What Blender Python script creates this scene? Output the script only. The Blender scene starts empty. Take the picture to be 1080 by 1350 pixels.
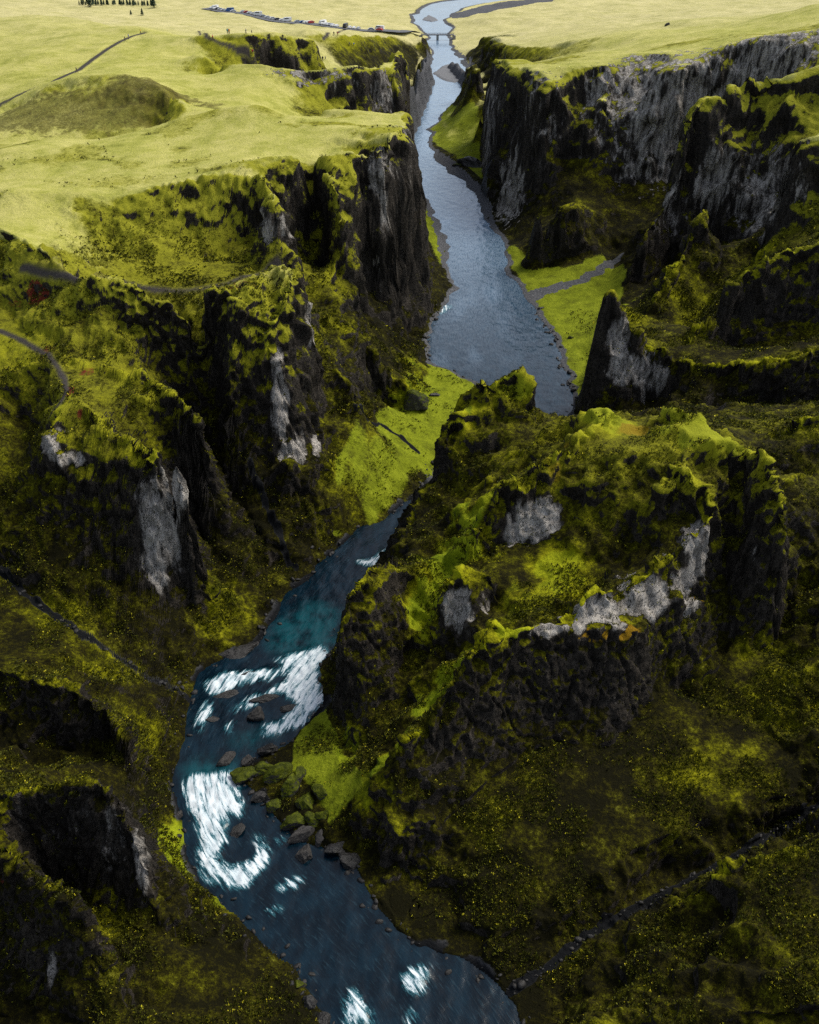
import bpy, math, random, time
import numpy as np
T0 = time.time()
random.seed(7)
rng = np.random.default_rng(7)
R = math.radians
C = bpy.context.scene.collection

# ------------------------------------------------------------------ camera, world, sun, exposure
PITCH, CAMZ, FPX = R(33.4), 130.0, 675 / math.tan(R(28.0))     # metres above the river; focal length in photo pixels
sc = bpy.context.scene
cam = bpy.data.objects.new('camera', bpy.data.cameras.new('camera'))
C.objects.link(cam)
cam.location = (0, 0, CAMZ)
cam.rotation_euler = (R(90) - PITCH, 0, 0)
cam.data.sensor_fit = 'VERTICAL'
cam.data.sensor_height = 24.0
cam.data.lens = 12.0 / math.tan(R(28.0))
cam.data.clip_start, cam.data.clip_end = 1.0, 60000.0
sc.camera = cam

SUN_EL, SUN_AZ = R(50), R(58)          # azimuth measured from +Y (straight ahead) towards +X
w = bpy.data.worlds.new('World')
sc.world = w
w.use_nodes = True
nt = w.node_tree
bg = nt.nodes['Background']
sky = nt.nodes.new('ShaderNodeTexSky')
sky.sky_type = 'NISHITA'
sky.sun_disc = False
sky.sun_elevation = SUN_EL
sky.sun_rotation = SUN_AZ
sky.air_density, sky.dust_density, sky.ozone_density = 1.0, 2.2, 1.5
hsv = nt.nodes.new('ShaderNodeHueSaturation')          # thin overcast: a paler sky
hsv.inputs['Saturation'].default_value = 0.60
nt.links.new(sky.outputs[0], hsv.inputs['Color'])
nt.links.new(hsv.outputs[0], bg.inputs[0])
bg.inputs[1].default_value = 0.14
sun = bpy.data.objects.new('sun', bpy.data.lights.new('sun', 'SUN'))
C.objects.link(sun)
sun.data.energy = 2.8
sun.data.angle = R(30)
sun.data.color = (1.0, 0.95, 0.84)
# the lamp shines along its local -Z: point +Z at the sun
sun.rotation_euler = (R(90) - SUN_EL, 0, math.pi - SUN_AZ)
sc.view_settings.view_transform = 'Standard'
sc.view_settings.look = 'None'
sc.view_settings.exposure = 0.30
sc.view_settings.gamma = 1.0
sc.cycles.use_denoising = False
sc.cycles.max_bounces = 5
sc.cycles.diffuse_bounces = 3

# ------------------------------------------------------------------ helpers: survey points, noise
CP, SP = math.cos(PITCH), math.sin(PITCH)
def ray(u, v):
    vy = (675 - v) / FPX
    return ((u - 540) / FPX, CP + vy * SP, -SP + vy * CP)
def at_z(u, v, z):
    d = ray(u, v); k = (z - CAMZ) / d[2]
    return (d[0] * k, d[1] * k, z)
def at_y(u, v, y):
    d = ray(u, v); k = y / d[1]
    return (d[0] * k, y, CAMZ + d[2] * k)

_perm = np.random.default_rng(3).permutation(256).astype(np.int32)
_perm = np.concatenate([_perm, _perm, _perm])
_g = np.random.default_rng(5).normal(size=(256, 3)).astype(np.float32)
_g /= np.linalg.norm(_g, axis=1)[:, None]
def noise3(x, y, z):
    x = np.asarray(x, np.float32); y = np.asarray(y, np.float32); z = np.asarray(z, np.float32)
    xi = np.floor(x); yi = np.floor(y); zi = np.floor(z)
    xf, yf, zf = x - xi, y - yi, z - zi
    xi = xi.astype(np.int32) & 255; yi = yi.astype(np.int32) & 255; zi = zi.astype(np.int32) & 255
    u = xf * xf * xf * (xf * (xf * 6 - 15) + 10)
    v = yf * yf * yf * (yf * (yf * 6 - 15) + 10)
    t = zf * zf * zf * (zf * (zf * 6 - 15) + 10)
    out = 0
    for dx in (0, 1):
        wx = u if dx else 1 - u
        a = _perm[xi + dx]
        for dy in (0, 1):
            wy = wx * (v if dy else 1 - v)
            b = _perm[a + yi + dy]
            for dz in (0, 1):
                g = _g[_perm[b + zi + dz]]
                out = out + wy * (t if dz else 1 - t) * (g[..., 0] * (xf - dx) + g[..., 1] * (yf - dy) + g[..., 2] * (zf - dz))
    return out * 1.6
def fbm(x, y, z, oct=3, gain=0.5):
    s, a = 0, 1.0
    for k in range(oct):
        s = s + a * noise3(x + 17.3 * k, y - 9.1 * k, z + 5.7 * k)
        x, y, z, a = x * 2.03, y * 2.03, z * 2.03, a * gain
    return s
def ridged(x, y, z, oct=3):
    s, a = 0, 1.0
    for k in range(oct):
        s = s + a * (1 - 2.2 * np.abs(noise3(x + 11.7 * k, y + 3.3 * k, z - 7.9 * k)))
        x, y, z, a = x * 2.1, y * 2.1, z * 2.1, a * 0.5
    return s
def sstep(a, b, x):
    t = np.clip((x - a) / (b - a), 0, 1)
    return t * t * (3 - 2 * t)

# ------------------------------------------------------------------ survey of the canyon: break lines (rims, feet, crests, gullies)
# 'z': (photo u, photo v, height)   'y': (photo u, photo v, distance)   'w': world x, y, z
LINES = []
def L(mode, *pts):
    if mode == 'z':
        P = [at_z(*p) for p in pts]
    elif mode == 'y':
        P = [at_y(*p) for p in pts]
    else:
        P = [tuple(map(float, p)) for p in pts]
    LINES.append(P)
    return P
def Z(z, *pts):
    return L('z', *[(u, v, z) for u, v in pts])

# banks of the river, from below the camera to the plain
LB = [(560, 1760), (505, 1580), (470, 1440), (452, 1385), (430, 1345), (385, 1268), (330, 1228), (298, 1195), (270, 1168), (252, 1135), (236, 1090), (230, 1040), (238, 990),
      (250, 930), (260, 888), (300, 868), (345, 848), (372, 795), (428, 735), (475, 697), (510, 683), (540, 660), (575, 620), (620, 570), (645, 530),
      (640, 512), (600, 489), (566, 476), (566, 455), (572, 420), (590, 398), (606, 380), (590, 352), (590, 318), (578, 285), (560, 258), (545, 235),
      (541, 200), (540, 165), (546, 145), (556, 128), (554, 98), (570, 78), (565, 55), (563, 46), (556, 40), (550, 30), (552, 17), (570, 6), (600, 0), (640, -5), (720, -12)]
RB = [(900, 1760), (790, 1580), (720, 1440), (700, 1385), (676, 1325), (640, 1285), (598, 1262), (555, 1246), (520, 1228), (492, 1190), (476, 1158), (450, 1138), (425, 1118), (388, 1106), (368, 1085),
      (345, 1062), (328, 1040), (312, 1018), (322, 1003), (352, 994), (375, 978), (402, 955), (424, 922), (418, 885), (430, 862), (442, 848), (452, 812),
      (482, 752), (512, 728), (540, 715), (590, 680), (640, 620), (700, 570), (735, 562), (756, 546), (752, 505), (722, 432), (690, 388), (668, 355), (662, 328),
      (664, 318), (650, 305), (638, 285), (632, 262), (610, 240), (580, 215), (562, 195), (560, 182), (572, 165), (588, 142), (608, 128), (622, 122), (616, 100),
      (612, 78), (596, 66), (592, 52), (592, 46), (597, 40), (588, 26), (604, 12), (640, 4), (700, 0), (800, -6)]
LBW = [at_z(u, v, 0.0) for u, v in LB]
RBW = [at_z(u, v, 0.0) for u, v in RB]

# --- plain beyond the mouth
L('w', (-900, 1750, 6), (0, 1750, 6), (900, 1750, 6))
L('w', (-500, 1380, 8), (-30, 1380, 3)); L('w', (130, 1350, 3), (700, 1380, 10))
Z(8, (240, 12), (330, 18), (420, 28), (500, 38), (540, 42))
L('w', (-420, 1180, 14), (-250, 1150, 9))
# --- left high ground
L('y', (-250, 30, 620), (0, 20, 640), (100, 22, 640), (200, 45, 560), (262, 42, 520), (330, 48, 520), (420, 52, 560))
L('w', (-260, 880, 34), (-170, 850, 30), (-110, 830, 24), (-60, 860, 17))
L('y', (400, 40, 720), (470, 44, 760), (530, 46, 900))
L('y', (-260, 170, 395), (0, 150, 400), (90, 104, 405), (172, 94, 405), (215, 115, 390), (250, 141, 360))      # lip of the hollow
L('z', (-150, 240, 52), (0, 186, 52), (100, 186, 51), (200, 188, 50), (246, 146, 56))                          # floor of the hollow
L('y', (-150, 250, 300), (0, 200, 310), (120, 192, 325), (190, 172, 335), (250, 148, 342), (285, 138, 345), (345, 138, 345), (372, 150, 340), (430, 162, 335), (486, 178, 312))   # crest of the lobe
L('y', (0, 250, 262), (100, 255, 262), (150, 262, 262), (220, 240, 268), (300, 222, 275), (350, 210, 282), (420, 205, 288), (500, 196, 297))  # front edge of the lobe
L('y', (486, 178, 315), (520, 172, 322), (534, 176, 322), (538, 168, 335), (532, 150, 350), (500, 152, 350), (440, 160, 352), (395, 158, 355))
L('w', (-30, 360, 62), (0, 352, 61))
# shallow trough and second bowl behind the lobe
L('z', (395, 150, 40), (440, 152, 36), (480, 148, 30), (505, 148, 22))
# far left cliff row
L('y', (255, 70, 480), (300, 82, 460), (345, 84, 450), (372, 90, 445), (410, 92, 445), (470, 88, 450), (500, 84, 470), (522, 78, 500), (528, 100, 470))
L('z', (270, 100, 58), (330, 118, 45), (360, 124, 38), (410, 128, 36), (440, 138, 35), (490, 145, 24), (520, 160, 10), (528, 190, 2))
L('y', (500, 82, 480), (524, 62, 560), (545, 52, 640), (562, 48, 800), (562, 46, 900))
L('y', (566, 62, 800), (560, 64, 740), (540, 72, 620), (528, 80, 540))
Z(1.0, (548, 150), (540, 138), (545, 120), (556, 122))
Z(1.5, (530, 150), (538, 128), (552, 98), (566, 78))
# big left buttress above the river
L('y', (500, 194, 297), (524, 182, 310), (536, 178, 322))
L('y', (536, 178, 324), (545, 250, 345), (556, 300, 350), (580, 345, 352), (602, 374, 352))           # outer spur down to the nose
Z(0.8, (606, 382), (590, 352), (578, 310), (562, 282), (548, 250))
L('z', (480, 300, 40), (490, 340, 32), (520, 400, 18), (560, 452, 3))
L('y', (500, 194, 296), (497, 240, 300), (492, 300, 302), (500, 345, 304))
L('y', (350, 222, 270), (360, 250, 256), (362, 268, 250))                    # small spur with the pale head
L('z', (340, 345, 40), (362, 348, 40), (385, 335, 40))
L('y', (410, 212, 285), (430, 230, 280), (455, 285, 268), (470, 290, 270))
L('z', (410, 300, 42), (430, 350, 34), (455, 400, 25), (490, 440, 16))
# bowl under the lobe, path ridge
L('z', (150, 330, 48), (220, 345, 46), (290, 345, 43), (330, 352, 42))
L('y', (0, 300, 240), (60, 330, 226), (100, 362, 214), (150, 366, 212), (200, 380, 208), (260, 382, 208), (310, 372, 212), (350, 356, 218), (380, 342, 222))   # path ridge
L('y', (-150, 330, 240), (0, 300, 240))
# pale spire ridge
L('y', (380, 342, 222), (392, 372, 215), (376, 408, 209), (360, 440, 204), (352, 468, 201), (362, 476, 200))
Z(19, (345, 590), (362, 600), (385, 612))
L('z', (408, 606, 18), (430, 560, 19), (425, 500, 24))
L('y', (362, 476, 200), (385, 520, 199), (405, 600, 197))
L('y', (396, 372, 219), (408, 376, 219), (416, 384, 219))
L('z', (404, 470, 31), (428, 478, 29))
L('z', (250, 560, 20), (290, 620, 14), (330, 690, 7), (350, 720, 5), (385, 752, 1))        # ravine under the amphitheatre
L('z', (120, 420, 42), (180, 460, 33), (230, 500, 26), (260, 560, 18))
L('z', (240, 420, 44), (260, 480, 33), (290, 560, 21))
L('y', (315, 392, 206), (300, 440, 203), (300, 520, 195))
# dark rock mass right of the spire, foot on grass
L('y', (410, 465, 222), (440, 470, 224), (470, 500, 222))
L('y', (470, 440, 245), (510, 470, 250), (545, 495, 248))
Z(3.5, (480, 535), (520, 538), (545, 545), (560, 530), (566, 490))
# grass fan
L('z', (475, 545, 12), (500, 560, 8), (540, 590, 3))
L('z', (470, 548, 17), (450, 600, 14), (435, 660, 9), (440, 700, 2))
L('z', (555, 610, 1.5), (540, 640, 1.2), (520, 668, 1.0))
Z(1.5, (560, 510), (600, 505), (590, 540), (560, 580))
# --- left ridge with the trail and the pale-faced outcrop
L('y', (-150, 400, 225), (0, 402, 222), (32, 440, 207), (66, 470, 196), (86, 512, 181), (76, 546, 171), (56, 562, 168), (54, 572, 167))
L('y', (66, 470, 196), (120, 488, 192), (196, 498, 187), (232, 524, 180), (256, 534, 177))
L('y', (86, 512, 181), (120, 540, 171), (160, 575, 164), (205, 578, 161), (232, 596, 158), (237, 612, 157.5))
L('y', (54, 572, 167), (75, 600, 163), (110, 610, 162), (150, 600, 162), (200, 615, 157.5), (237, 612, 157.5))
L('z', (60, 700, 23), (100, 740, 19), (160, 770, 14), (190, 806, 9.5), (218, 818, 7), (244, 800, 7), (246, 760, 8))
L('z', (30, 560, 30), (20, 640, 27), (0, 700, 22), (-120, 640, 30))
L('z', (256, 534, 28), (300, 640, 14))
L('z', (-120, 700, 22), (0, 754, 16.5), (55, 800, 13.5), (110, 838, 11), (180, 882, 6), (225, 905, 3), (252, 924, 0.6))   # stream gully
L('z', (262, 700, 9), (290, 760, 6.5), (270, 810, 5), (300, 850, 1.5), (332, 836, 0.8))
L('z', (340, 700, 8), (380, 712, 6), (420, 700, 5))
# lower left slopes
L('y', (-120, 860, 134), (0, 884, 122.5), (60, 896, 120), (110, 915, 117), (150, 945, 114), (165, 975, 111))
L('z', (-100, 985, 9), (0, 985, 8), (80, 990, 7), (150, 996, 6.5))
L('z', (90, 880, 13), (170, 920, 8), (225, 960, 3))
L('z', (-80, 1030, 16), (0, 1028, 15), (100, 1015, 11), (200, 1050, 6.5), (222, 1075, 2.5))
L('y', (-150, 1058, 92), (0, 1047, 91), (60, 1036, 91), (130, 1028, 90.5), (158, 1050, 89), (172, 1090, 87), (190, 1140, 84.5), (203, 1190, 82.5))
L('y', (205, 1228, 80.5), (150, 1212, 82), (110, 1196, 84), (60, 1160, 87))
L('y', (-150, 1130, 84), (0, 1112, 80), (30, 1125, 79), (46, 1150, 78), (70, 1162, 77.5), (92, 1172, 76), (110, 1215, 74), (120, 1260, 72.5))
L('y', (100, 1192, 80), (150, 1240, 78), (172, 1278, 75.5))
L('y', (60, 1330, 70), (0, 1310, 72), (110, 1350, 67.5), (-120, 1330, 72))
L('z', (205, 1095, 6), (245, 1160, 4), (285, 1220, 3), (350, 1290, 2))
L('z', (190, 1290, 5.5), (260, 1310, 4), (330, 1340, 3))
L('w', (-60, 62, 9), (-30, 62, 6), (-14, 62, 3)); L('w', (-70, 35, 14), (-30, 35, 8), (-8, 30, 5)); L('w', (-140, 70, 40), (-120, 120, 42), (-130, 160, 48))

# --- right far wall: rim, then foot
L('y', (596, 60, 860), (622, 64, 760), (640, 78, 600), (662, 90, 520), (690, 95, 470), (730, 100, 455), (762, 92, 452), (800, 86, 450), (836, 72, 462), (870, 70, 452), (905, 72, 446), (955, 64, 440),
  (1000, 56, 436), (1030, 50, 432), (1090, 36, 425), (1300, 10, 400))
Z(2.5, (600, 66), (618, 90), (624, 120), (636, 170), (640, 220), (638, 255))
Z(1.2, (640, 284), (652, 304), (668, 312))
L('y', (640, 100, 560), (655, 130, 500), (650, 180, 470))
L('z', (690, 316, 6), (716, 270, 26), (740, 268, 26), (760, 262, 24), (775, 272, 20), (800, 285, 14), (812, 330, 5))
L('y', (690, 110, 462), (712, 102, 452), (722, 118, 440), (718, 150, 436))
L('y', (768, 136, 446), (800, 128, 436), (806, 150, 434))
L('z', (765, 278, 19), (790, 280, 17))
L('y', (830, 86, 450), (848, 112, 438), (880, 100, 430), (905, 100, 428))
L('z', (830, 260, 17), (860, 280, 14), (900, 240, 22), (940, 190, 38), (1010, 150, 50))
# mossy plateau behind the right rim
L('w', (60, 900, 20), (110, 820, 32), (180, 700, 52), (260, 620, 66), (420, 560, 84))
L('w', (75, 1120, 8), (200, 1080, 12), (330, 980, 28), (520, 820, 60))
L('w', (140, 1250, 6), (420, 1200, 14), (700, 1050, 42))
L('y', (640, 52, 820), (700, 62, 680), (800, 48, 600), (900, 40, 580), (1000, 22, 560), (1080, 8, 540), (1250, -20, 520))
# right: nearer dark buttresses
L('y', (1250, 70, 380), (1090, 84, 378), (1050, 98, 378), (1003, 118, 380), (968, 132, 378), (925, 152, 372), (900, 190, 364), (880, 235, 357), (858, 290, 348), (832, 335, 342))
L('z', (1000, 300, 26), (960, 320, 18), (920, 330, 12), (880, 350, 6), (845, 380, 3))
L('y', (1250, 160, 318), (1090, 178, 318), (1050, 188, 318), (1030, 200, 320), (1022, 290, 322))
L('y', (930, 292, 330), (905, 320, 322), (880, 360, 312), (860, 400, 302))
Z(1.6, (668, 325), (680, 350), (720, 380), (780, 370), (815, 350), (770, 440), (765, 480), (758, 530))
L('z', (690, 330, 3), (720, 345, 4), (760, 350, 4), (800, 338, 5))
L('z', (820, 405, 2.5), (800, 370, 2))
L('z', (1010, 315, 29), (970, 345, 22), (930, 380, 15), (905, 430, 8.5), (880, 455, 7))
L('y', (1250, 300, 275), (1090, 322, 272), (1040, 335, 272), (1000, 352, 270), (965, 380, 266), (940, 410, 262), (905, 455, 256))
L('z', (1090, 440, 20), (1040, 450, 17), (980, 462, 14), (930, 470, 11))
# spire
L('y', (800, 358, 252), (806, 356, 252)); L('y', (803, 356, 252), (788, 400, 251), (784, 430, 250.5), (778, 470, 249))
L('y', (806, 358, 252), (822, 400, 252), (826, 432, 252), (838, 432, 251), (856, 458, 249), (880, 478, 247))
Z(4.5, (772, 535), (800, 545), (840, 542), (870, 535)); Z(3.0, (765, 500), (762, 540), (780, 555))
L('y', (860, 425, 270), (840, 405, 275), (815, 400, 275))
# ridge right of spire and hollow in front of it
L('y', (880, 478, 247), (925, 488, 240), (960, 484, 238), (1000, 480, 236), (1050, 472, 234), (1090, 462, 234), (1250, 440, 234))
L('z', (880, 545, 12), (940, 545, 10), (1000, 540, 10), (1060, 530, 13), (1250, 520, 16))
L('y', (965, 536, 205), (975, 526, 205), (995, 530, 205), (1000, 545, 204))
L('y', (1010, 586, 180), (1030, 576, 180), (1060, 555, 180), (1090, 548, 180), (1250, 530, 180))
L('y', (1030, 640, 168), (1080, 620, 168), (1250, 600, 168))

# --- the great foreground ridge
L('y', (594, 524, 194), (612, 522, 194), (640, 518, 193), (662, 508, 193), (684, 498, 192.5), (696, 506, 192), (698, 530, 190), (704, 556, 187), (716, 566, 185))
L('y', (640, 520, 192), (618, 540, 189), (600, 562, 186), (584, 576, 184))
L('y', (592, 526, 195), (580, 560, 190), (575, 590, 187), (552, 640, 180), (530, 690, 170), (528, 726, 160))
L('z', (576, 600, 6), (545, 650, 3), (527, 692, 1.0), (526, 712, 0.8))
L('z', (610, 660, 20), (600, 668, 19.5), (640, 645, 26), (690, 620, 29))
L('y', (716, 566, 185), (728, 562, 182), (738, 552, 180), (760, 548, 177), (780, 540, 174), (800, 538, 173), (814, 544, 172), (818, 556, 170))
L('y', (818, 556, 170), (790, 570, 166), (762, 580, 164), (740, 602, 160), (716, 625, 157), (690, 635, 155), (660, 642, 153), (645, 660, 151), (630, 690, 148), (624, 708, 146.5))
L('z', (626, 716, 24), (660, 716, 24), (700, 716, 25), (740, 706, 27), (765, 670, 32), (800, 620, 38), (840, 590, 41))
L('z', (650, 620, 29), (640, 640, 27), (612, 690, 24), (590, 720, 22), (566, 770, 19), (556, 800, 17), (545, 850, 14), (534, 900, 11), (520, 950, 8.5), (500, 985, 7))   # gully
L('z', (640, 730, 23), (616, 745, 22.5))
L('y', (612, 745, 139), (598, 770, 135.5), (585, 790, 134), (575, 830, 131.5)); L('y', (612, 745, 139), (650, 760, 136), (660, 775, 135))
L('z', (575, 848, 15), (600, 850, 18), (640, 838, 21.5), (660, 812, 22.5), (680, 800, 23.5))
L('z', (690, 740, 24), (720, 770, 23.5), (700, 800, 24), (660, 822, 22.5), (610, 872, 18), (590, 900, 16), (565, 935, 12.5))
L('z', (840, 640, 36), (800, 700, 30), (780, 740, 26))
L('y', (486, 744, 140), (500, 738, 142), (520, 733, 146)); L('y', (486, 744, 140), (470, 775, 134), (455, 805, 130), (444, 845, 126.5), (443, 862, 125.5))
L('y', (520, 733, 146), (545, 740, 146), (566, 745, 147))
L('y', (520, 733, 146), (530, 770, 140), (525, 810, 134), (500, 850, 128))
L('z', (428, 870, 0.8), (440, 885, 1.2), (444, 960, 3), (446, 1004, 4.5), (470, 1012, 6), (490, 995, 7))
L('z', (484, 752, 0.8), (455, 812, 0.8), (444, 848, 0.8))
# green capped crest and the right end of the ridge
L('y', (880, 528, 168), (896, 535, 166), (915, 550, 163), (940, 562, 160), (970, 574, 157), (988, 588, 153), (996, 602, 151), (1012, 618, 148), (1018, 650, 144), (1034, 668, 141), (1041, 690, 139))
L('y', (892, 548, 165), (915, 575, 157), (945, 575, 156), (975, 590, 153)); L('y', (840, 572, 167), (880, 566, 166), (900, 556, 165))
L('z', (870, 545, 20), (900, 530, 18))
L('y', (1041, 690, 139), (1040, 740, 136), (1036, 770, 134.5), (1010, 690, 140), (1000, 670, 142))
L('z', (1038, 800, 15), (1020, 850, 12), (1000, 862, 12.5), (970, 880, 13))
L('y', (905, 590, 155), (896, 618, 150), (896, 628, 149), (918, 648, 146), (942, 668, 143), (944, 690, 141), (920, 715, 138.5), (890, 740, 135.5), (860, 752, 133), (838, 772, 130.5),
  (800, 790, 127.5), (770, 800, 126), (750, 818, 123.5), (735, 826, 122))
L('y', (896, 622, 149), (870, 650, 147), (845, 678, 146), (836, 690, 145))
L('z', (840, 700, 30), (820, 740, 26.5), (790, 765, 25), (740, 790, 24.5), (700, 812, 24)); L('z', (880, 690, 33), (870, 720, 30))
L('y', (942, 690, 140), (938, 730, 138.5), (925, 770, 136.5), (900, 788, 134))
L('y', (930, 780, 134), (900, 790, 131), (870, 806, 128), (860, 815, 126.5), (830, 832, 122.5), (780, 832, 121.5), (735, 830, 121.5))
L('y', (735, 827, 121.8), (690, 830, 119.5), (652, 826, 119), (640, 842, 117.5), (625, 870, 115), (595, 905, 112.5), (565, 945, 109.5), (535, 985, 107), (500, 1025, 104), (478, 1048, 102.5))
L('y', (930, 782, 134), (940, 830, 131.5), (930, 880, 127), (900, 905, 123))
L('z', (960, 700, 30), (955, 760, 22), (950, 820, 16), (945, 880, 12.5), (930, 940, 10)); L('z', (975, 610, 38), (965, 680, 33))
L('z', (900, 905, 12.5), (860, 900, 13), (850, 940, 11), (820, 975, 9.5), (785, 985, 9), (750, 975, 9.5), (700, 990, 9.5), (650, 1020, 9), (610, 1060, 8), (590, 1090, 7))
L('z', (880, 960, 10.5), (920, 1000, 9.5), (860, 1040, 8.5), (760, 1080, 8), (660, 1120, 6.5))
L('y', (478, 1048, 102.5), (472, 1080, 100.5), (490, 1098, 98), (530, 1105, 96), (580, 1080, 97.5)); L('y', (472, 1080, 100.5), (480, 1140, 97), (492, 1185, 94.5))
L('y', (540, 1150, 93), (560, 1190, 90.5), (550, 1225, 88.5))
Z(0.6, (492, 1196), (520, 1232), (556, 1248), (478, 1160)); L('z', (600, 1210, 3), (620, 1240, 1.5))
# right slope, stream gully and lower right hill
L('z', (1060, 740, 22), (1050, 800, 18), (1090, 860, 17), (1250, 860, 26)); L('z', (1000, 950, 10), (1040, 1000, 10), (1090, 960, 14), (1250, 1000, 24))
L('z', (1250, 990, 16), (1085, 1062, 7), (1020, 1095, 5), (960, 1135, 4), (880, 1175, 3), (800, 1215, 2), (740, 1262, 1.2), (672, 1310, 0.5))
L('z', (900, 1090, 8), (800, 1140, 6.5), (720, 1190, 4.5), (650, 1240, 3)); L('z', (1060, 1050, 9), (980, 1060, 9))
L('y', (1250, 1070, 88), (1085, 1108, 85.5), (1040, 1116, 84.5), (990, 1134, 83.5), (940, 1154, 82.5), (900, 1180, 82), (860, 1215, 80), (800, 1262, 78), (760, 1300, 75.5), (700, 1345, 71.5))
L('w', (55, 60, 24), (45, 62, 21), (30, 64, 14), (18, 66, 6)); L('w', (70, 35, 26), (36, 35, 16))
L('w', (150, 60, 40), (150, 120, 48), (170, 200, 66))
L('w', (240, 320, 78), (300, 420, 86)); L('w', (-190, 230, 66), (-210, 300, 66))

# ------------------------------------------------------------------ solve the height field on a fan-shaped grid
X0 = 72.6
def q_of(y): return np.log(np.asarray(y, float) + X0)
Y_MIN, Y_MAX = 20.0, 1750.0
Q0, Q1 = float(q_of(Y_MIN)), float(q_of(Y_MAX))
NS = 480
NQ = int((Q1 - Q0) / 0.62 / (2.0 / NS))
def to_ij(x, y):
    q = q_of(y)
    s = np.asarray(x) / (0.62 * (np.asarray(y) + X0))
    return (q - Q0) / (Q1 - Q0) * (NQ - 1), (s + 1) / 2 * (NS - 1)
def in_poly(px, py, poly):
    inside = np.zeros(px.shape, bool)
    n = len(poly)
    for k in range(n):
        x1, y1 = poly[k][:2]; x2, y2 = poly[(k + 1) % n][:2]
        if y1 == y2: continue
        c = ((y1 > py) != (y2 > py)) & (px < (x2 - x1) * (py - y1) / (y2 - y1) + x1)
        inside ^= c
    return inside
qs = np.linspace(Q0, Q1, NQ)
ys = np.exp(qs) - X0
ss = np.linspace(-1, 1, NS)
GX = ss[None, :] * 0.62 * (ys[:, None] + X0)
GY = np.repeat(ys[:, None], NS, 1)
def ragged(W, amp, seed):
    W = np.array(W); out = []
    for a, b in zip(W[:-1], W[1:]):
        n = max(1, int(np.hypot(*(b - a)[:2]) / max(2.0, a[1] / 60)))
        for k_ in range(n): out.append(a + (b - a) * k_ / n)
    out.append(W[-1]); out = np.array(out)
    am = amp * np.maximum(1, out[:, 1] / 150)
    out[:, 0] += am * fbm(out[:, 0] / 7, out[:, 1] / 7, 0 * out[:, 0] + seed, 3)
    out[:, 1] += am * fbm(out[:, 0] / 7, out[:, 1] / 7, 0 * out[:, 0] + seed + 9, 3)
    return [tuple(p) for p in out]
LBR, RBR = ragged(LBW, 1.1, 1), ragged(RBW, 1.1, 5)
RIVER = LBR + RBR[::-1]
in_river = in_poly(GX, GY, RIVER)
LINES.append([(x, y, 0.1) for x, y, z in LBR])
LINES.append([(x, y, 0.1) for x, y, z in RBR])
csum = np.zeros((NQ, NS)); ccnt = np.zeros((NQ, NS))
for P in LINES:
    for a, b in zip(P[:-1], P[1:]):
        ia, ja = to_ij(a[0], a[1]); ib, jb = to_ij(b[0], b[1])
        n = int(max(abs(ib - ia), abs(jb - ja)) * 2) + 2
        t = np.linspace(0, 1, n)
        ii = np.rint(ia + (ib - ia) * t).astype(int); jj = np.rint(ja + (jb - ja) * t).astype(int)
        zz = a[2] + (b[2] - a[2]) * t
        ok = (ii >= 0) & (ii < NQ) & (jj >= 0) & (jj < NS)
        np.add.at(csum, (ii[ok], jj[ok]), zz[ok]); np.add.at(ccnt, (ii[ok], jj[ok]), 1)
free_river = in_river & (ccnt == 0)
csum[free_river] = -1.6; ccnt[free_river] = 1
def shrink(a):
    h, w_ = a.shape
    a = np.pad(a, ((0, h % 2), (0, w_ % 2)))
    return a[0::2, 0::2] + a[1::2, 0::2] + a[0::2, 1::2] + a[1::2, 1::2]
levels = [(csum, ccnt)]
while min(levels[-1][0].shape) > 20:
    levels.append((shrink(levels[-1][0]), shrink(levels[-1][1])))
h = None
for s_, c_ in reversed(levels):
    fixed = c_ > 0
    val = np.where(fixed, s_ / np.maximum(c_, 1), 0)
    if h is None:
        h = np.full(s_.shape, val[fixed].mean())
    else:
        h = np.repeat(np.repeat(h, 2, 0), 2, 1)[:s_.shape[0], :s_.shape[1]]
    h = np.where(fixed, val, h)
    for it in range(260):
        p = np.pad(h, 1, mode='edge')
        h = np.where(fixed, val, 0.25 * (p[:-2, 1:-1] + p[2:, 1:-1] + p[1:-1, :-2] + p[1:-1, 2:]))
def blur(a, n=1):
    for _ in range(n):
        p = np.pad(a, 1, mode='edge')
        a = (4 * a + 2 * (p[:-2, 1:-1] + p[2:, 1:-1] + p[1:-1, :-2] + p[1:-1, 2:]) + p[:-2, :-2] + p[:-2, 2:] + p[2:, :-2] + p[2:, 2:]) / 16
    return a
HF = blur(h, 1)
# cliffs: within each neighbourhood push the ground towards its own rim or its own foot
def shift_ext(a, r, f):
    for ax in (0, 1):
        out = a
        for k_ in range(1, r + 1):
            for s_ in (k_, -k_):
                b_ = np.roll(a, s_, ax)
                if ax == 0:
                    if s_ > 0: b_[:s_] = a[:s_]
                    else: b_[s_:] = a[s_:]
                else:
                    if s_ > 0: b_[:, :s_] = a[:, :s_]
                    else: b_[:, s_:] = a[:, s_:]
                out = f(out, b_)
        a = out
    return a
KEEP = 0.22 + 0.63 * sstep(200, 300, GY)
for u, v, y, r_ in [(803, 400, 251, 9), (845, 460, 249, 12), (660, 520, 192, 14), (700, 550, 188, 8), (600, 540, 190, 9), (486, 780, 137, 6), (975, 530, 205, 8), (896, 545, 166, 7), (360, 270, 252, 9)]:
    c = at_y(u, v, y)
    KEEP = np.minimum(KEEP, sstep(0.6, 1.3, np.hypot(GX - c[0], GY - c[1]) / r_) * 0.85 + 0.15)
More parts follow.
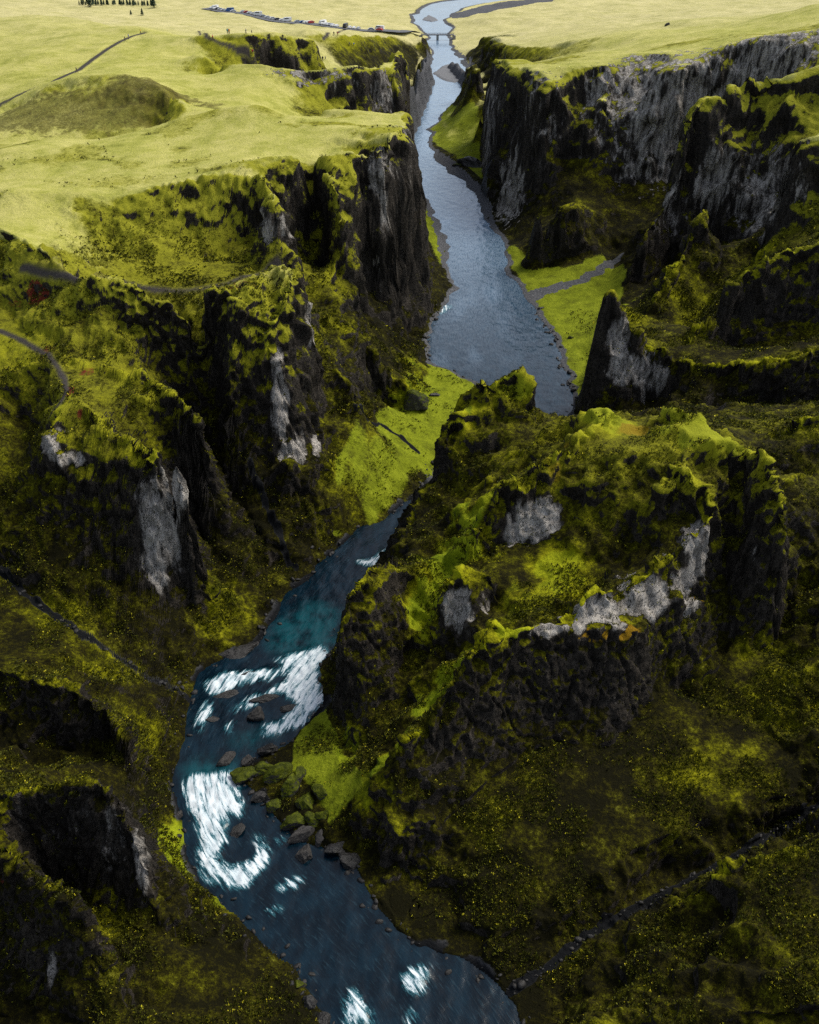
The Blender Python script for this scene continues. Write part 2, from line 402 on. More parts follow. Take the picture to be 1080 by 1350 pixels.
for rad, kk, amt in ((11, 1.8, 0.62), (5, 1.6, 0.4)):
    lo = blur(shift_ext(HF, rad, np.minimum), rad); hi = blur(shift_ext(HF, rad, np.maximum), rad)
    wn = 0.16 * noise3(GX / (.05 * (GY + X0)), GY / (.05 * (GY + X0)), HF / 20)
    tq = np.clip((HF - lo) / np.maximum(hi - lo, 0.5), 0, 1)
    t2 = sstep(0, 1, np.clip((tq - 0.62 + wn) * kk + 0.5, 0, 1))
    rel = sstep(0.025, 0.06, (hi - lo) / (GY + X0))
    HF = np.where(in_river, HF, HF + KEEP * rel * amt * (lo + (hi - lo) * t2 - HF) * sstep(0, 1, tq * 8) )
HF = blur(HF, 1)
print('solve', round(time.time() - T0, 1), HF.shape)
def sample(F, x, y):
    i, j = to_ij(x, y)
    i = np.clip(i, 0, F.shape[0] - 1.001); j = np.clip(j, 0, F.shape[1] - 1.001)
    i0 = i.astype(int); j0 = j.astype(int); a = i - i0; b = j - j0
    return (F[i0, j0] * (1 - a) * (1 - b) + F[i0 + 1, j0] * a * (1 - b) + F[i0, j0 + 1] * (1 - a) * b + F[i0 + 1, j0 + 1] * a * b)

# ------------------------------------------------------------------ mesh rows placed evenly along the slope, so cliffs get vertices too
RES = 0.9
MS, MQ = int(1000 * RES), int(1500 * RES)
hh = HF
dz = np.diff(hh, axis=0); dy = np.diff(GY, axis=0)
dd = np.sqrt(dy ** 2 + (1.5 * dz) ** 2) / (GY[1:] + 30)
k = np.hanning(63)[1:-1]; k /= k.sum()
dd = np.apply_along_axis(lambda r: np.convolve(np.pad(r, 30, mode='edge'), k, 'valid'), 1, dd)
cum = np.vstack([np.zeros(NS), np.cumsum(dd, 0)])
cum /= cum[-1]
tt = np.linspace(0, 1, MQ)
QI = np.stack([np.interp(tt, cum[:, j], qs) for j in range(NS)], 1)          # MQ x NS
jj = np.linspace(0, NS - 1, MS)
j0 = np.minimum(jj.astype(int), NS - 2); fb = jj - j0
QM = QI[:, j0] * (1 - fb) + QI[:, j0 + 1] * fb
MY = np.exp(QM) - X0
MX = (np.linspace(-1, 1, MS)[None, :]) * 0.62 * (MY + X0)
MZ = sample(HF, MX, MY)
def dist_lines(X, Y, lines):
    D = np.full(X.shape, 1e9)
    for P in lines:
        for a, b in zip(P[:-1], P[1:]):
            ax, ay = a[0], a[1]; bx, by = b[0] - ax, b[1] - ay
            m = 12.0
            sel = (X > min(ax, b[0]) - m) & (X < max(ax, b[0]) + m) & (Y > min(ay, b[1]) - m) & (Y < max(ay, b[1]) + m)
            if not sel.any(): continue
            x, y = X[sel], Y[sel]
            t = np.clip(((x - ax) * bx + (y - ay) * by) / max(bx * bx + by * by, 1e-6), 0, 1)
            D[sel] = np.minimum(D[sel], np.hypot(x - ax - t * bx, y - ay - t * by))
    return D
# knife edges that stand proud along the crests
FINS = [([(814, 548, 171), (790, 570, 166), (762, 580, 164), (740, 602, 160), (716, 625, 157), (690, 635, 155), (660, 642, 153), (645, 660, 151), (630, 690, 148)], 2.6, 1.3),
  ([(896, 618, 150), (918, 648, 146), (942, 668, 143), (944, 690, 141), (920, 715, 138.5), (890, 740, 135.5), (860, 752, 133), (838, 772, 130.5), (800, 790, 127.5), (770, 800, 126), (740, 822, 122.5)], 3.0, 1.2),
  ([(652, 826, 119), (640, 842, 117.5), (625, 870, 115), (595, 905, 112.5), (565, 945, 109.5), (535, 985, 107), (500, 1025, 104)], 2.6, 1.5),
  ([(640, 520, 192), (618, 540, 189), (600, 562, 186), (584, 576, 184)], 2.6, 1.4), ([(594, 524, 194), (640, 518, 193), (684, 498, 192.5), (696, 506, 192)], 2.6, 1.5),
  ([(896, 622, 149), (870, 650, 147), (845, 678, 146)], 2.4, 1.1), ([(996, 602, 151), (1012, 618, 148), (1018, 650, 144), (1034, 668, 141), (1041, 690, 139)], 2.2, 1.2),
  ([(612, 745, 139), (598, 770, 135.5), (585, 790, 134)], 2.0, 1.1), ([(486, 744, 140), (470, 775, 134), (455, 805, 130), (444, 845, 126.5)], 2.0, 1.2),
  ([(392, 372, 215), (376, 408, 209), (360, 440, 204), (352, 468, 201)], 2.6, 1.4), ([(66, 470, 196), (120, 488, 192), (196, 498, 187), (232, 524, 180), (256, 534, 177)], 1.8, 1.2),
  ([(880, 478, 247), (925, 488, 240), (960, 484, 238), (1000, 480, 236), (1050, 472, 234)], 1.3, 1.6), ([(1003, 118, 380), (968, 132, 378), (925, 152, 372), (900, 190, 364), (880, 235, 357), (858, 290, 348)], 4.5, 2.6),
  ([(930, 292, 330), (905, 320, 322), (880, 360, 312), (860, 400, 302)], 5.0, 2.4), ([(1040, 335, 272), (1000, 352, 270), (965, 380, 266), (940, 410, 262), (905, 455, 256)], 3.5, 1.8),
  ([(826, 432, 252), (838, 432, 251), (856, 458, 249), (880, 478, 247)], 3.0, 1.5), ([(1030, 576, 180), (1060, 555, 180), (1090, 548, 180)], 2.5, 1.3), ([(1050, 660, 166), (1020, 700, 160), (1000, 740, 155)], 2.5, 1.4),
  ([(1085, 1108, 85.5), (1040, 1116, 84.5), (990, 1134, 83.5), (940, 1154, 82.5), (900, 1180, 82), (860, 1215, 80)], .9, .8)]
FINM = np.zeros_like(MX)
for pts, amp, wid in FINS:
    P_ = [at_y(*p) for p in pts]
    df = dist_lines(MX + .9 * noise3(MX / 4, MY / 4, 0 * MX), MY + .9 * noise3(MX / 4 + 8, MY / 4, 0 * MX), [P_])
    FINM = np.maximum(FINM, np.exp(-(df / (wid * 1.15)) ** 2))
    MZ = MZ + amp * np.exp(-(df / wid) ** 2) * np.clip(.6 + .75 * noise3(MX / 3.6, MY / 3.6, 0 * MX) + .5 * noise3(MX / 9, MY / 9, 0 * MX + 4), 0, 1.5)
def grid_normals(X, Y, Z_):
    P = np.stack([X, Y, Z_], -1)
    du = np.gradient(P, axis=1); dv = np.gradient(P, axis=0)
    N = np.cross(du, dv)
    return N / np.maximum(np.linalg.norm(N, axis=-1, keepdims=True), 1e-9)
N0 = grid_normals(MX, MY, MZ)

def grid_mesh(name, X, Y, Z_, mat, attrs=None, keep=None, normals=None):
    nq, ns = X.shape
    idx = np.arange(nq * ns).reshape(nq, ns)
    f = np.stack([idx[:-1, :-1], idx[:-1, 1:], idx[1:, 1:], idx[1:, :-1]], -1).reshape(-1, 4)
    if keep is not None:
        f = f[keep.reshape(-1)]
    used = np.unique(f)
    remap = np.zeros(nq * ns, np.int64); remap[used] = np.arange(len(used))
    f = remap[f]
    co = np.stack([X, Y, Z_], -1).reshape(-1, 3)[used].astype(np.float32)
    me = bpy.data.meshes.new(name)
    me.vertices.add(len(co)); me.vertices.foreach_set('co', co.ravel())
    me.loops.add(f.size); me.loops.foreach_set('vertex_index', f.ravel().astype(np.int32))
    me.polygons.add(len(f)); me.polygons.foreach_set('loop_start', np.arange(0, f.size, 4, dtype=np.int32))
    me.update(calc_edges=True)
    me.polygons.foreach_set('use_smooth', np.ones(len(f), bool))
    for an, a in (attrs or {}).items():
        at = me.attributes.new(an, 'FLOAT', 'POINT')
        at.data.foreach_set('value', a.reshape(-1)[used].astype(np.float32))
    me.materials.append(mat)
    if normals is not None:
        me.normals_split_custom_set_from_vertices(normals.reshape(-1, 3)[used].astype(np.float32))
    o = bpy.data.objects.new(name, me); C.objects.link(o)
    return o

# ------------------------------------------------------------------ where a photo line of sight meets the ground
def hit(u, v, lo=45.0, hi=1700.0):
    d = ray(u, v)
    yy = np.exp(np.linspace(math.log(lo), math.log(hi), 4000))
    k = yy / d[1]
    z = CAMZ + d[2] * k
    g = sample(HF, d[0] * k, yy)
    below = np.nonzero(z <= g)[0]
    n = below[0] if len(below) else len(yy) - 1
    n = max(n, 1)
    a, b = z[n - 1] - g[n - 1], z[n] - g[n]
    t = 0.5 if a == b else min(max(a / (a - b), 0), 1)
    y = yy[n - 1] + (yy[n] - yy[n - 1]) * t
    kk = y / d[1]
    return np.array([d[0] * kk, y, CAMZ + d[2] * kk])
def hits(pts): return [hit(u, v) for u, v in pts]
PATHS = {
  'far': (hits([(-40, 158), (0, 138), (60, 112), (92, 97), (104, 92), (122, 78), (140, 66), (160, 54), (176, 47), (190, 44)]), 2.6),
  'mid': (hits([(262, 41), (272, 49), (290, 57), (312, 66), (328, 69)]), 1.8),
  'ridge': (hits([(30, 352), (70, 362), (100, 368), (130, 366), (160, 370), (200, 381), (240, 383), (270, 380), (300, 374), (330, 364), (355, 352), (368, 346)]), 1.5),
  'spur': (hits([(0, 436), (32, 450), (62, 468), (75, 482), (85, 500), (87, 515), (80, 532), (68, 545)]), 1.3),
  'carpark': (hits([(426, 52), (432, 46), (446, 42), (460, 38)]), 2.2),
}

# ------------------------------------------------------------------ relief: flutes and ledges on the cliffs, cushions on the moss
def relief(X, Y, Zb, N):
    P = (X, Y, Zb)
    steep = sstep(0.80, 0.45, N[..., 2])
    slope = sstep(0.99, 0.87, N[..., 2])
    far = sstep(210, 330, Y)
    wx = 1.6 * noise3(X / 7, Y / 7, Zb / 7 + 4); wy = 1.6 * noise3(X / 7 + 40, Y / 7, Zb / 7)
    d = np.zeros_like(X)
    near = 1 - far
    # near cliffs
    fl = ridged((X + wx) / 8, (Y + wy) / 8, Zb / 26, 3) - 0.9
    led = noise3((X + wx) / 16, (Y + wy) / 16, Zb / 2.6) + 0.5 * noise3(X / 7, Y / 7, Zb / 1.2 + 9)
    kn = fbm(X / 3.2, Y / 3.2, Zb / 3.2, 3, 0.6)
    fl2 = ridged((X - wy) / 4.2, (Y + wx) / 4.2, Zb / 12, 2) - 0.8
    d += near * (0.25 * slope + 0.75 * steep) * SMOOTH * (1.4 * fl + 0.5 * fl2 + 0.6 * led + 0.45 * kn)
    # far cliffs, bigger forms
    flf = ridged((X + 2 * wx) / 24, (Y + 2 * wy) / 24, Zb / 80, 3) - 0.9
    ledf = noise3(X / 40, Y / 40, Zb / 6) + 0.5 * noise3(X / 20, Y / 20, Zb / 2.5)
    knf = fbm(X / 9, Y / 9, Zb / 9, 3, 0.6)
    d += far * (0.2 * slope + 0.8 * steep) * (3.2 * flf + 1.4 * (ridged((X + wx) / 11, (Y + wy) / 11, Zb / 40, 2) - 0.8) + 0.9 * ledf + 1.4 * knf)
    ck = np.clip(1 - 5.0 * np.abs(noise3((X + wx) / 5, (Y + wy) / 5, Zb / 14 + 3)), 0, 1) ** 2 + 0.6 * np.clip(1 - 5.0 * np.abs(noise3((X - wx) / 2.3, (Y + wy) / 2.3, Zb / 5)), 0, 1) ** 2
    d += near * steep * (.16 * fbm(X / 1.1, Y / 1.1, Zb / 1.4, 2) + .10 * noise3(X / 3, Y / 3, Zb / .7))
    d -= near * steep * 0.75 * ck + far * steep * 1.6 * np.clip(1 - 5.0 * np.abs(noise3((X + wx) / 14, (Y + wy) / 14, Zb / 60)), 0, 1) ** 2
    # gullied moss slopes
    gl = ridged((X + wx) / 11, (Y + wy) / 11, Zb / 18, 2) - 0.8
    d += near * slope * (1 - steep) * (1.9 * gl + 0.7 * (ridged((X - wy) / 5, (Y + wx) / 5, Zb / 8, 2) - 0.8)) + far * slope * (1 - steep) * 1.4 * (ridged(X / 26, Y / 26, Zb / 30, 2) - 0.8)
    # moss cushions
    moss = 0.15 + 0.85 * slope
    b1 = 0.5 - np.abs(noise3(X / 1.9, Y / 1.9, Zb / 1.9)) * 2
    b2 = 0.5 - np.abs(noise3(X / 0.8 + 7, Y / 0.8, Zb / 0.8)) * 2
    d += near * moss * (0.32 * b1 + 0.15 * b2) + far * moss * (0.55 * (0.5 - np.abs(noise3(X / 4.2, Y / 4.2, Zb / 4.2)) * 2) + 0.25 * b1)
    # the high grass is soft, with low swells
    return d, slope, steep
MXb, MYb, MZb = MX, MY, MZ
KNOB = sstep(0.4, 2.2, MZ - sample(blur(HF, 40), MX, MY)) * sstep(320, 250, MY)
SMOOTH = np.ones_like(MX)
for u, v, y, r_ in [(100, 1110, 88, 15), (60, 1230, 76, 8), (205, 700, 153, 9), (815, 470, 250, 14), (470, 880, 128, 9), (700, 680, 152, 8), (605, 800, 133, 5), (880, 760, 133, 12), (800, 810, 125, 9), (740, 910, 117, 17), (600, 990, 107, 12), (840, 880, 120, 10), (1010, 770, 137, 8), (380, 550, 199, 8)]:
    c = at_y(u, v, y)
    SMOOTH = np.minimum(SMOOTH, 0.38 + 0.62 * sstep(.6, 1.2, np.hypot(MX - c[0], MY - c[1]) / r_))
allp = [p for p, w_ in PATHS.values()]
DPATH = dist_lines(MXb, MYb, allp)
PATHM = np.zeros_like(MX)
for p_, w_ in PATHS.values():
    PATHM = np.maximum(PATHM, sstep(w_ * .5 + .45, w_ * .5 - .35, dist_lines(MXb, MYb, [p_]) + 0.25 * noise3(MXb / 3, MYb / 3, MZb)))
inriv = in_poly(MXb, MYb, RIVER)
DBANK = dist_lines(MXb, MYb, [LBR, RBR])
d, SLOPE, STEEP = relief(MXb, MYb, MZb, N0)
d = d + (0.35 * fbm(MXb / 14, MYb / 14, MZb * 0, 3) + 2.2 * sstep(230, 330, MYb) * fbm(MXb / 48, MYb / 55, MZb * 0, 2)) * (1 - SLOPE) * sstep(0.5, 6, np.where(inriv, 0, DBANK))
d = d + KNOB * (1.1 * (0.55 - np.abs(noise3(MXb / 2.6, MYb / 2.6, MZb / 3.5)) * 2.2) + 0.9 * noise3(MXb / 5.5, MYb / 5.5, MZb / 7))
d *= 1 - 0.92 * sstep(3.2, 1.0, DPATH)

cc = at_y(441, 130, 448)
d -= 9 * sstep(6.5, 3.0, np.sqrt(((MXb - cc[0]) / 1.0) ** 2 + ((MYb - cc[1]) / 2.5) ** 2 + ((MZb - cc[2]) / 1.3) ** 2))      # the cave
MEADOW = np.zeros_like(MX)
for gp in [[(660, 318), (672, 350), (722, 432), (752, 505), (757, 545), (790, 540), (775, 470), (790, 420), (830, 350), (800, 336), (740, 356), (690, 335)], [(566, 478), (600, 489), (642, 512), (620, 570), (560, 630), (540, 600), (480, 545), (520, 530), (556, 540)], [(606, 128), (588, 142), (560, 182), (600, 205), (640, 232), (648, 170), (630, 140)],
  [(560, 258), (580, 290), (590, 350), (580, 345), (560, 300), (548, 262)], [(528, 128), (552, 120), (546, 145), (530, 158)], [(470, 548), (540, 600), (555, 612), (500, 690), (430, 705), (440, 620)], [(424, 925), (440, 960), (446, 1010), (480, 1030), (440, 1090), (380, 1000), (400, 960)]]:
    MEADOW = np.maximum(MEADOW, in_poly(MXb + 1.5 * noise3(MXb / 5, MYb / 5, 0 * MXb), MYb + 2 * noise3(MXb / 6 + 9, MYb / 6, 0 * MXb), [hit(u, v) for u, v in gp]) * 1.0)
d *= 1 - .8 * blur(MEADOW, 6)
d *= np.where(inriv, 0.0, sstep(0.0, 3.5, DBANK) * 0.85 + 0.15)
d -= sstep(6, 0, np.where(inriv, 20, DBANK)) * 0  # keep the water line where it was surveyed
MX = MXb + N0[..., 0] * d; MY = MYb + N0[..., 1] * d; MZ = MZb + N0[..., 2] * d
MZ = np.where(inriv, MZ, np.maximum(MZ, 0.04 + 0.16 * np.minimum(DBANK, 4)))
_f = MX / np.maximum(MY * CP + (CAMZ - MZ) * SP, 1e-3)
_dep = MY * CP + (CAMZ - MZ) * SP
VU = 540 + FPX * _f; VV = 675 - FPX * (MY * SP - (CAMZ - MZ) * CP) / np.maximum(_dep, 1e-3)
def ground(x, y):
    q_ = np.argmin(np.abs(MX - x) + np.abs(MY - y)); return float(MZ.flat[q_])
def spot(u, v):
    '''nearest bit of finished ground on a line of sight'''
    for r_ in (1.5, 3, 6, 12):
        q_ = np.nonzero((np.abs(VU - u) < r_) & (np.abs(VV - v) < r_) & (MY > 40))
        if len(q_[0]):
            k_ = np.argmin(_dep[q_]); a_ = (q_[0][k_], q_[1][k_])
            if (_dep[q_] < _dep[a_] * 1.004).sum():
                m_ = _dep[q_] < _dep[a_] * 1.004
                k_ = np.argmin(np.hypot(VU[q_] - u, VV[q_] - v) + 1e6 * ~m_); a_ = (q_[0][k_], q_[1][k_])
            return np.array([MX[a_], MY[a_], MZ[a_]])
    return hit(u, v)
print('relief', round(time.time() - T0, 1))

# ------------------------------------------------------------------ what covers the ground where
NZ = N0[..., 2]
def blob(lst, soft=0.5):
    """soft union of ellipsoids (photo u, v, distance, rx, ry, rz, weight) with ragged edges"""
    A = np.zeros_like(MX)
    ed = 0.35 * noise3(MX / 4, MY / 4, MZ / 9) + 0.25 * noise3(MX / 1.5, MY / 1.5, MZ / 4)
    for u, v, y, rx, ry, rz, wt in lst:
        c = at_y(u, v, y)
        sel = (np.abs(MX - c[0]) < rx * 1.8) & (np.abs(MY - c[1]) < ry * 1.8) & (np.abs(MZ - c[2]) < rz * 1.8)
        if not sel.any(): continue
        r = np.sqrt(((MX[sel] - c[0]) / rx) ** 2 + ((MY[sel] - c[1]) / ry) ** 2 + ((MZ[sel] - c[2]) / rz) ** 2)
        A[sel] = np.maximum(A[sel], wt * sstep(1.15, 1.15 - soft, r + ed[sel]))
    return A
PALES = [(205, 710, 151, 6.5, 13, 15, 1.0), (226, 660, 154, 4.5, 12, 10, 1.0), (70, 585, 166, 3.5, 5, 3, .9), (90, 607, 162, 5, 5, 1.6, .8),
  (370, 545, 199, 3.2, 7, 9, 1.0), (388, 590, 197, 5, 6, 5, 1.0), (366, 500, 200, 1.8, 6, 8, .9), (414, 430, 219, 3.2, 7, 12, .9), (418, 590, 199, 1.6, 5, 5, .9),
  (812, 460, 251, 5, 7, 13, .9), (835, 490, 250, 9, 8, 9, .85), (860, 500, 248, 7, 7, 7, .7), (700, 682, 151, 6, 6, 6, 1.0), (680, 705, 150, 4, 5, 3, .8),
  (604, 805, 133.5, 3.8, 5, 5, 1.0), (640, 805, 134, 2, 4, 4, .6), (920, 730, 138.5, 4.2, 7, 8, 1.0), (892, 768, 135, 6, 6, 5.5, 1.0), (800, 803, 125, 7, 6, 3.8, 1.0), (850, 788, 130, 7, 6, 5, 1.0), (760, 815, 122.8, 5, 5, 2.6, 1.0), (720, 826, 121.5, 4, 4, 1.6, .8),
  (850, 900, 117, 1.6, 5, 5, .45), (820, 950, 113, 5, 5, 2.5, .4), (525, 1210, 90.5, 4, 3, 2.2, .8), (186, 1140, 85, 1.6, 4, 8, .75), (80, 1090, 89, 15, 6, 10, .26), (150, 1110, 87, 6, 6, 10, .30), (75, 1290, 73, 1.1, 4, 6, .6), (1000, 740, 137, 1.2, 5, 5, .4),
  (500, 290, 302, 5, 11, 28, .9), (497, 215, 300, 7, 9, 6, .6), (362, 310, 255, 6, 7, 11, .8), (384, 108, 447, 15, 12, 10, .7), (440, 108, 449, 12, 12, 10, .55), (505, 120, 470, 9, 20, 20, .5), (525, 240, 325, 6, 22, 28, .65),
  (880, 170, 440, 40, 36, 52, .68), (1040, 100, 434, 38, 32, 38, .68), (850, 100, 455, 24, 18, 14, .66), (785, 180, 448, 12, 24, 40, .66), (715, 170, 450, 10, 22, 38, .62), (668, 250, 440, 10, 28, 34, .6), (645, 160, 520, 9, 44, 36, .55),
  (760, 230, 450, 7, 15, 25, .35), (940, 240, 365, 10, 20, 20, .6), (895, 270, 352, 12, 20, 20, .55), (1020, 260, 350, 20, 34, 26, .55), (1040, 250, 322, 9, 12, 22, .62)]
PALE = blob(PALES, .85)
LUSH = blob([(615, 690, 155, 8, 12, 9, 1.0), (590, 735, 149, 7, 12, 8, 1.0), (562, 790, 139, 5, 10, 8, 1.0), (545, 860, 127, 2.5, 8, 6, .7), (640, 655, 158, 6, 8, 6, .8), (420, 985, 116, 8, 9, 5, .8), (445, 1010, 112, 6, 6, 4, .9),
  (740, 760, 140, 8, 9, 6, .75), (700, 800, 132, 8, 8, 5, .65), (930, 565, 160, 10, 10, 5, 1.0), (895, 540, 167, 5, 6, 4, 1.0), (970, 578, 156, 6, 6, 3, .9), (795, 548, 171, 7, 7, 4, .9), (680, 505, 192.5, 6, 5, 4, .85), (670, 828, 119, 5, 4, 2.5, .8),
  (740, 380, 330, 30, 40, 6, 1.0), (760, 430, 295, 12, 50, 6, .9), (590, 520, 250, 26, 40, 6, .75), (480, 620, 205, 16, 24, 16, .45), (470, 1030, 106, 6, 5, 4, .7), (612, 868, 123, 4, 6, 5, 1.0), (590, 898, 120.5, 4, 6, 5, 1.0), (565, 933, 117.7, 4, 6, 5, 1.0), (640, 842, 124, 5, 5, 4, .8), (535, 975, 111, 3, 5, 3, .9), (505, 1012, 107, 4, 4, 3, .9), (610, 180, 560, 30, 120, 9, .6), (570, 290, 400, 8, 60, 6, .6), (540, 130, 700, 12, 60, 9, .6),
  (285, 820, 152, 6, 9, 6, .55), (310, 800, 156, 6, 8, 5, .5), (990, 330, 312, 12, 12, 12, .5), (915, 420, 300, 12, 20, 14, .55), (120, 835, 137, 9, 5, 5, .5), (60, 720, 160, 6, 9, 9, .35), (235, 1130, 97, 8, 9, 5, .9), (270, 1210, 88, 8, 7, 4, .75), (190, 1290, 78, 10, 7, 5, .7), (300, 1300, 78, 8, 6, 3, .6), (60, 820, 143, 14, 7, 6, .55), (150, 870, 133, 12, 6, 6, .55), (200, 960, 118, 8, 7, 6, .55), (1030, 900, 124, 12, 14, 8, .5), (960, 1020, 107, 14, 7, 5, .4), (300, 780, 158, 8, 8, 6, .6), (450, 270, 285, 9, 14, 14, .4), (440, 300, 290, 7, 14, 16, .5),
  (450, 1050, 108, 5, 5, 3, .8), (640, 1090, 97, 9, 6, 4, .35), (130, 1210, 82, 5, 5, 4, .5), (1030, 800, 132, 9, 10, 8, .4), (880, 1165, 86, 14, 5, 3, .35), (205, 600, 160, 9, 4, 2.5, .6), (330, 350, 215, 30, 5, 4, .5), (70, 530, 176, 5, 8, 4, .6), (360, 250, 262, 6, 14, 5, .8), (20, 460, 202, 16, 12, 4, .5)], 0.7)
BARE = blob([(u_, v_, y_, a_ * 1.45, b_ * 1.45, c_ * 1.35, .75 * w_) for u_, v_, y_, a_, b_, c_, w_ in PALES if w_ > .5] + [(470, 830, 130, 7, 8, 13, .9), (460, 920, 122, 6, 8, 11, 1.0), (500, 900, 124, 7, 8, 10, .7), (510, 775, 140, 6, 8, 7, .9), (740, 900, 117, 18, 8, 12, 1.0), (640, 920, 112, 9, 7, 11, 1.0), (800, 960, 114, 12, 7, 9, .9), (590, 990, 106, 9, 7, 8, .9), (520, 1080, 99, 7, 5, 6, .8), (850, 900, 119, 8, 6, 10, .9), (530, 1150, 94, 7, 5, 5, .8),
  (80, 1110, 87, 12, 6, 10, 1.0), (150, 1130, 86, 6, 6, 10, 1.0), (70, 1260, 75, 5, 5, 9, .8), (70, 930, 118, 12, 5, 6, .8), (220, 700, 153, 7, 7, 16, .7), (130, 680, 158, 9, 6, 12, .5), (1010, 760, 137, 6, 8, 14, .8), (920, 830, 130, 6, 6, 12, .7), (560, 620, 184, 6, 10, 12, .6), (540, 690, 168, 5, 8, 8, .7),
  (400, 500, 212, 5, 12, 18, .6), (470, 450, 235, 9, 14, 14, .5), (520, 330, 325, 12, 40, 34, .5), (860, 190, 430, 60, 60, 60, .75), (700, 200, 450, 30, 50, 60, .5), (940, 230, 365, 26, 30, 40, .7), (1030, 260, 325, 22, 22, 30, .6), (1060, 90, 430, 40, 40, 40, .7), (825, 480, 250, 14, 10, 18, .7), (1010, 390, 268, 20, 12, 16, .8), (930, 450, 258, 14, 10, 10, .55), (1050, 500, 236, 16, 10, 10, .4), (900, 520, 236, 12, 10, 8, .5), (980, 560, 205, 10, 9, 9, .8), (1050, 600, 178, 12, 9, 10, .8), (1060, 660, 166, 10, 8, 12, .7), (620, 580, 186, 8, 8, 10, .5), (850, 330, 345, 10, 20, 20, .6), (240, 660, 176, 6, 10, 12, .6), (300, 470, 202, 16, 8, 12, .35)], .6)
for _ in range(1): MEADOW = blur(MEADOW, 4)
MEADOW[:] *= sstep(.55, .8, NZ)
hi_ = MZb
hs = sample(blur(HF, 60), MXb, MYb)
BARE = BARE * (1 - .85 * FINM); PALE = PALE * (1 - .75 * FINM * sstep(.5, .8, NZ))
LUSH = np.maximum(LUSH, .62 * FINM * sstep(.12, .4, NZ) * np.clip(.55 + 1.1 * fbm(MX / 2.2, MY / 2.2, MZ / 2.2, 3), 0, 1.3) * (MYb < 330))
CREST = sstep(0.3, 2.2, MZb - hs) * sstep(0.55, 0.8, NZ)
GRASS = sstep(45, 54, MZb + 5 * fbm(MX / 40, MY / 40, 0 * MX)) * sstep(0.83, 0.955, NZ + 0.05 * fbm(MX / 7, MY / 7, 0 * MX, 3)) * sstep(170, 250, MY + 18 * fbm(MX / 14, MY / 14, 0 * MX, 3))
GRASS = np.maximum(GRASS, sstep(520, 700, MY) * sstep(0.80, 0.95, NZ) * np.maximum(sstep(1.5, 3.5, MZb), sstep(800, 950, MY) * sstep(.1, .4, MZb)))
NOGRASS = blob([(420, 152, 350, 20, 5, 5, 1), (440, 170, 330, 24, 4.5, 4, 1), (510, 176, 318, 12, 12, 6, 1), (300, 80, 465, 30, 12, 8, 1), (700, 72, 520, 34, 30, 8, .9), (800, 64, 490, 30, 18, 8, .9), (660, 74, 620, 24, 50, 8, .9), (900, 54, 490, 34, 18, 9, .9), (1040, 32, 470, 44, 22, 10, .9), (330, 60, 520, 25, 12, 6, .7), (430, 62, 560, 30, 20, 6, .8), (150, 248, 275, 22, 8, 8, .5), (330, 215, 280, 22, 7, 7, .7), (60, 215, 300, 20, 8, 6, .3)], .9)
GRASS = GRASS * (1 - NOGRASS) * (1 - .55 * sstep(.15, .6, fbm(MX / 22, MY / 22, 0 * MX + 6, 3)) * sstep(500, 380, MY))
SHORE = sstep(1.6, 0.3, MZb + 0.7 * noise3(MX / 3, MY / 3, 0 * MX)) * sstep(2.2 + .006 * MY, 0.4, np.where(inriv, 0, DBANK) + 1.2 * noise3(MX / 4, MY / 4, 0 * MX + 3))
SHORE = SHORE * np.maximum(sstep(-.15, .3, fbm(MX / 9, MY / 9, 0 * MX + 2, 2)), sstep(200, 260, MY))
SHORE = np.maximum(SHORE, inriv * 1.0)
GRAVELP = [[(546, 226), (562, 262), (580, 292), (592, 350), (584, 352), (570, 290), (552, 258)], [(558, 184), (566, 192), (600, 215), (640, 250), (655, 300), (630, 265), (600, 238), (575, 212)], [(620, 78), (628, 100), (622, 124), (612, 100)],
  [(598, 24), (590, 20), (640, 6), (740, 0), (720, 8), (660, 15), (620, 22)], [(640, 380), (690, 384), (760, 372), (810, 346), (822, 346), (770, 376), (720, 388), (700, 398)], [(335, 850), (372, 790), (430, 730), (512, 683), (500, 715), (430, 770), (385, 820), (365, 850)]]
GRAVEL = SHORE.copy()
for gp in GRAVELP:
    GRAVEL = np.maximum(GRAVEL, in_poly(MX + 1.2 * noise3(MX / 5, MY / 5, 0 * MX), MY + 2 * noise3(MX / 6 + 9, MY / 6, 0 * MX), [at_z(u, v, 1.0) for u, v in gp]) * 1.0)
# streams in the gullies
STREAMS = [hits([(0, 752), (55, 800), (110, 838), (180, 882), (225, 905), (252, 924)]), hits([(1080, 1062), (1020, 1095), (960, 1135), (880, 1175), (800, 1215), (740, 1262), (672, 1310)]), hits([(470, 540), (500, 556), (530, 575), (552, 596)]), hits([(330, 610), (345, 650), (380, 735), (390, 750)])]
STREAM = sstep(1.6, 0.5, dist_lines(MX, MY, STREAMS) + 0.6 * noise3(MX / 2.5, MY / 2.5, 0 * MX))
GRAVEL = np.maximum(GRAVEL, sstep(1.0, 0.4, dist_lines(MX, MY, STREAMS) + 0.6 * noise3(MX / 2.5, MY / 2.5, 0 * MX)))
BROWN = blob([(110, 150, 385, 60, 22, 12, .9), (200, 120, 392, 28, 16, 9, 1.0), (110, 350, 215, 12, 6, 4, .8), (75, 345, 222, 10, 6, 4, .7), (890, 600, 150, 9, 5, 4, .5), (650, 640, 152, 4, 3, 3, .3), (985, 680, 141, 3, 4, 7, .6)])
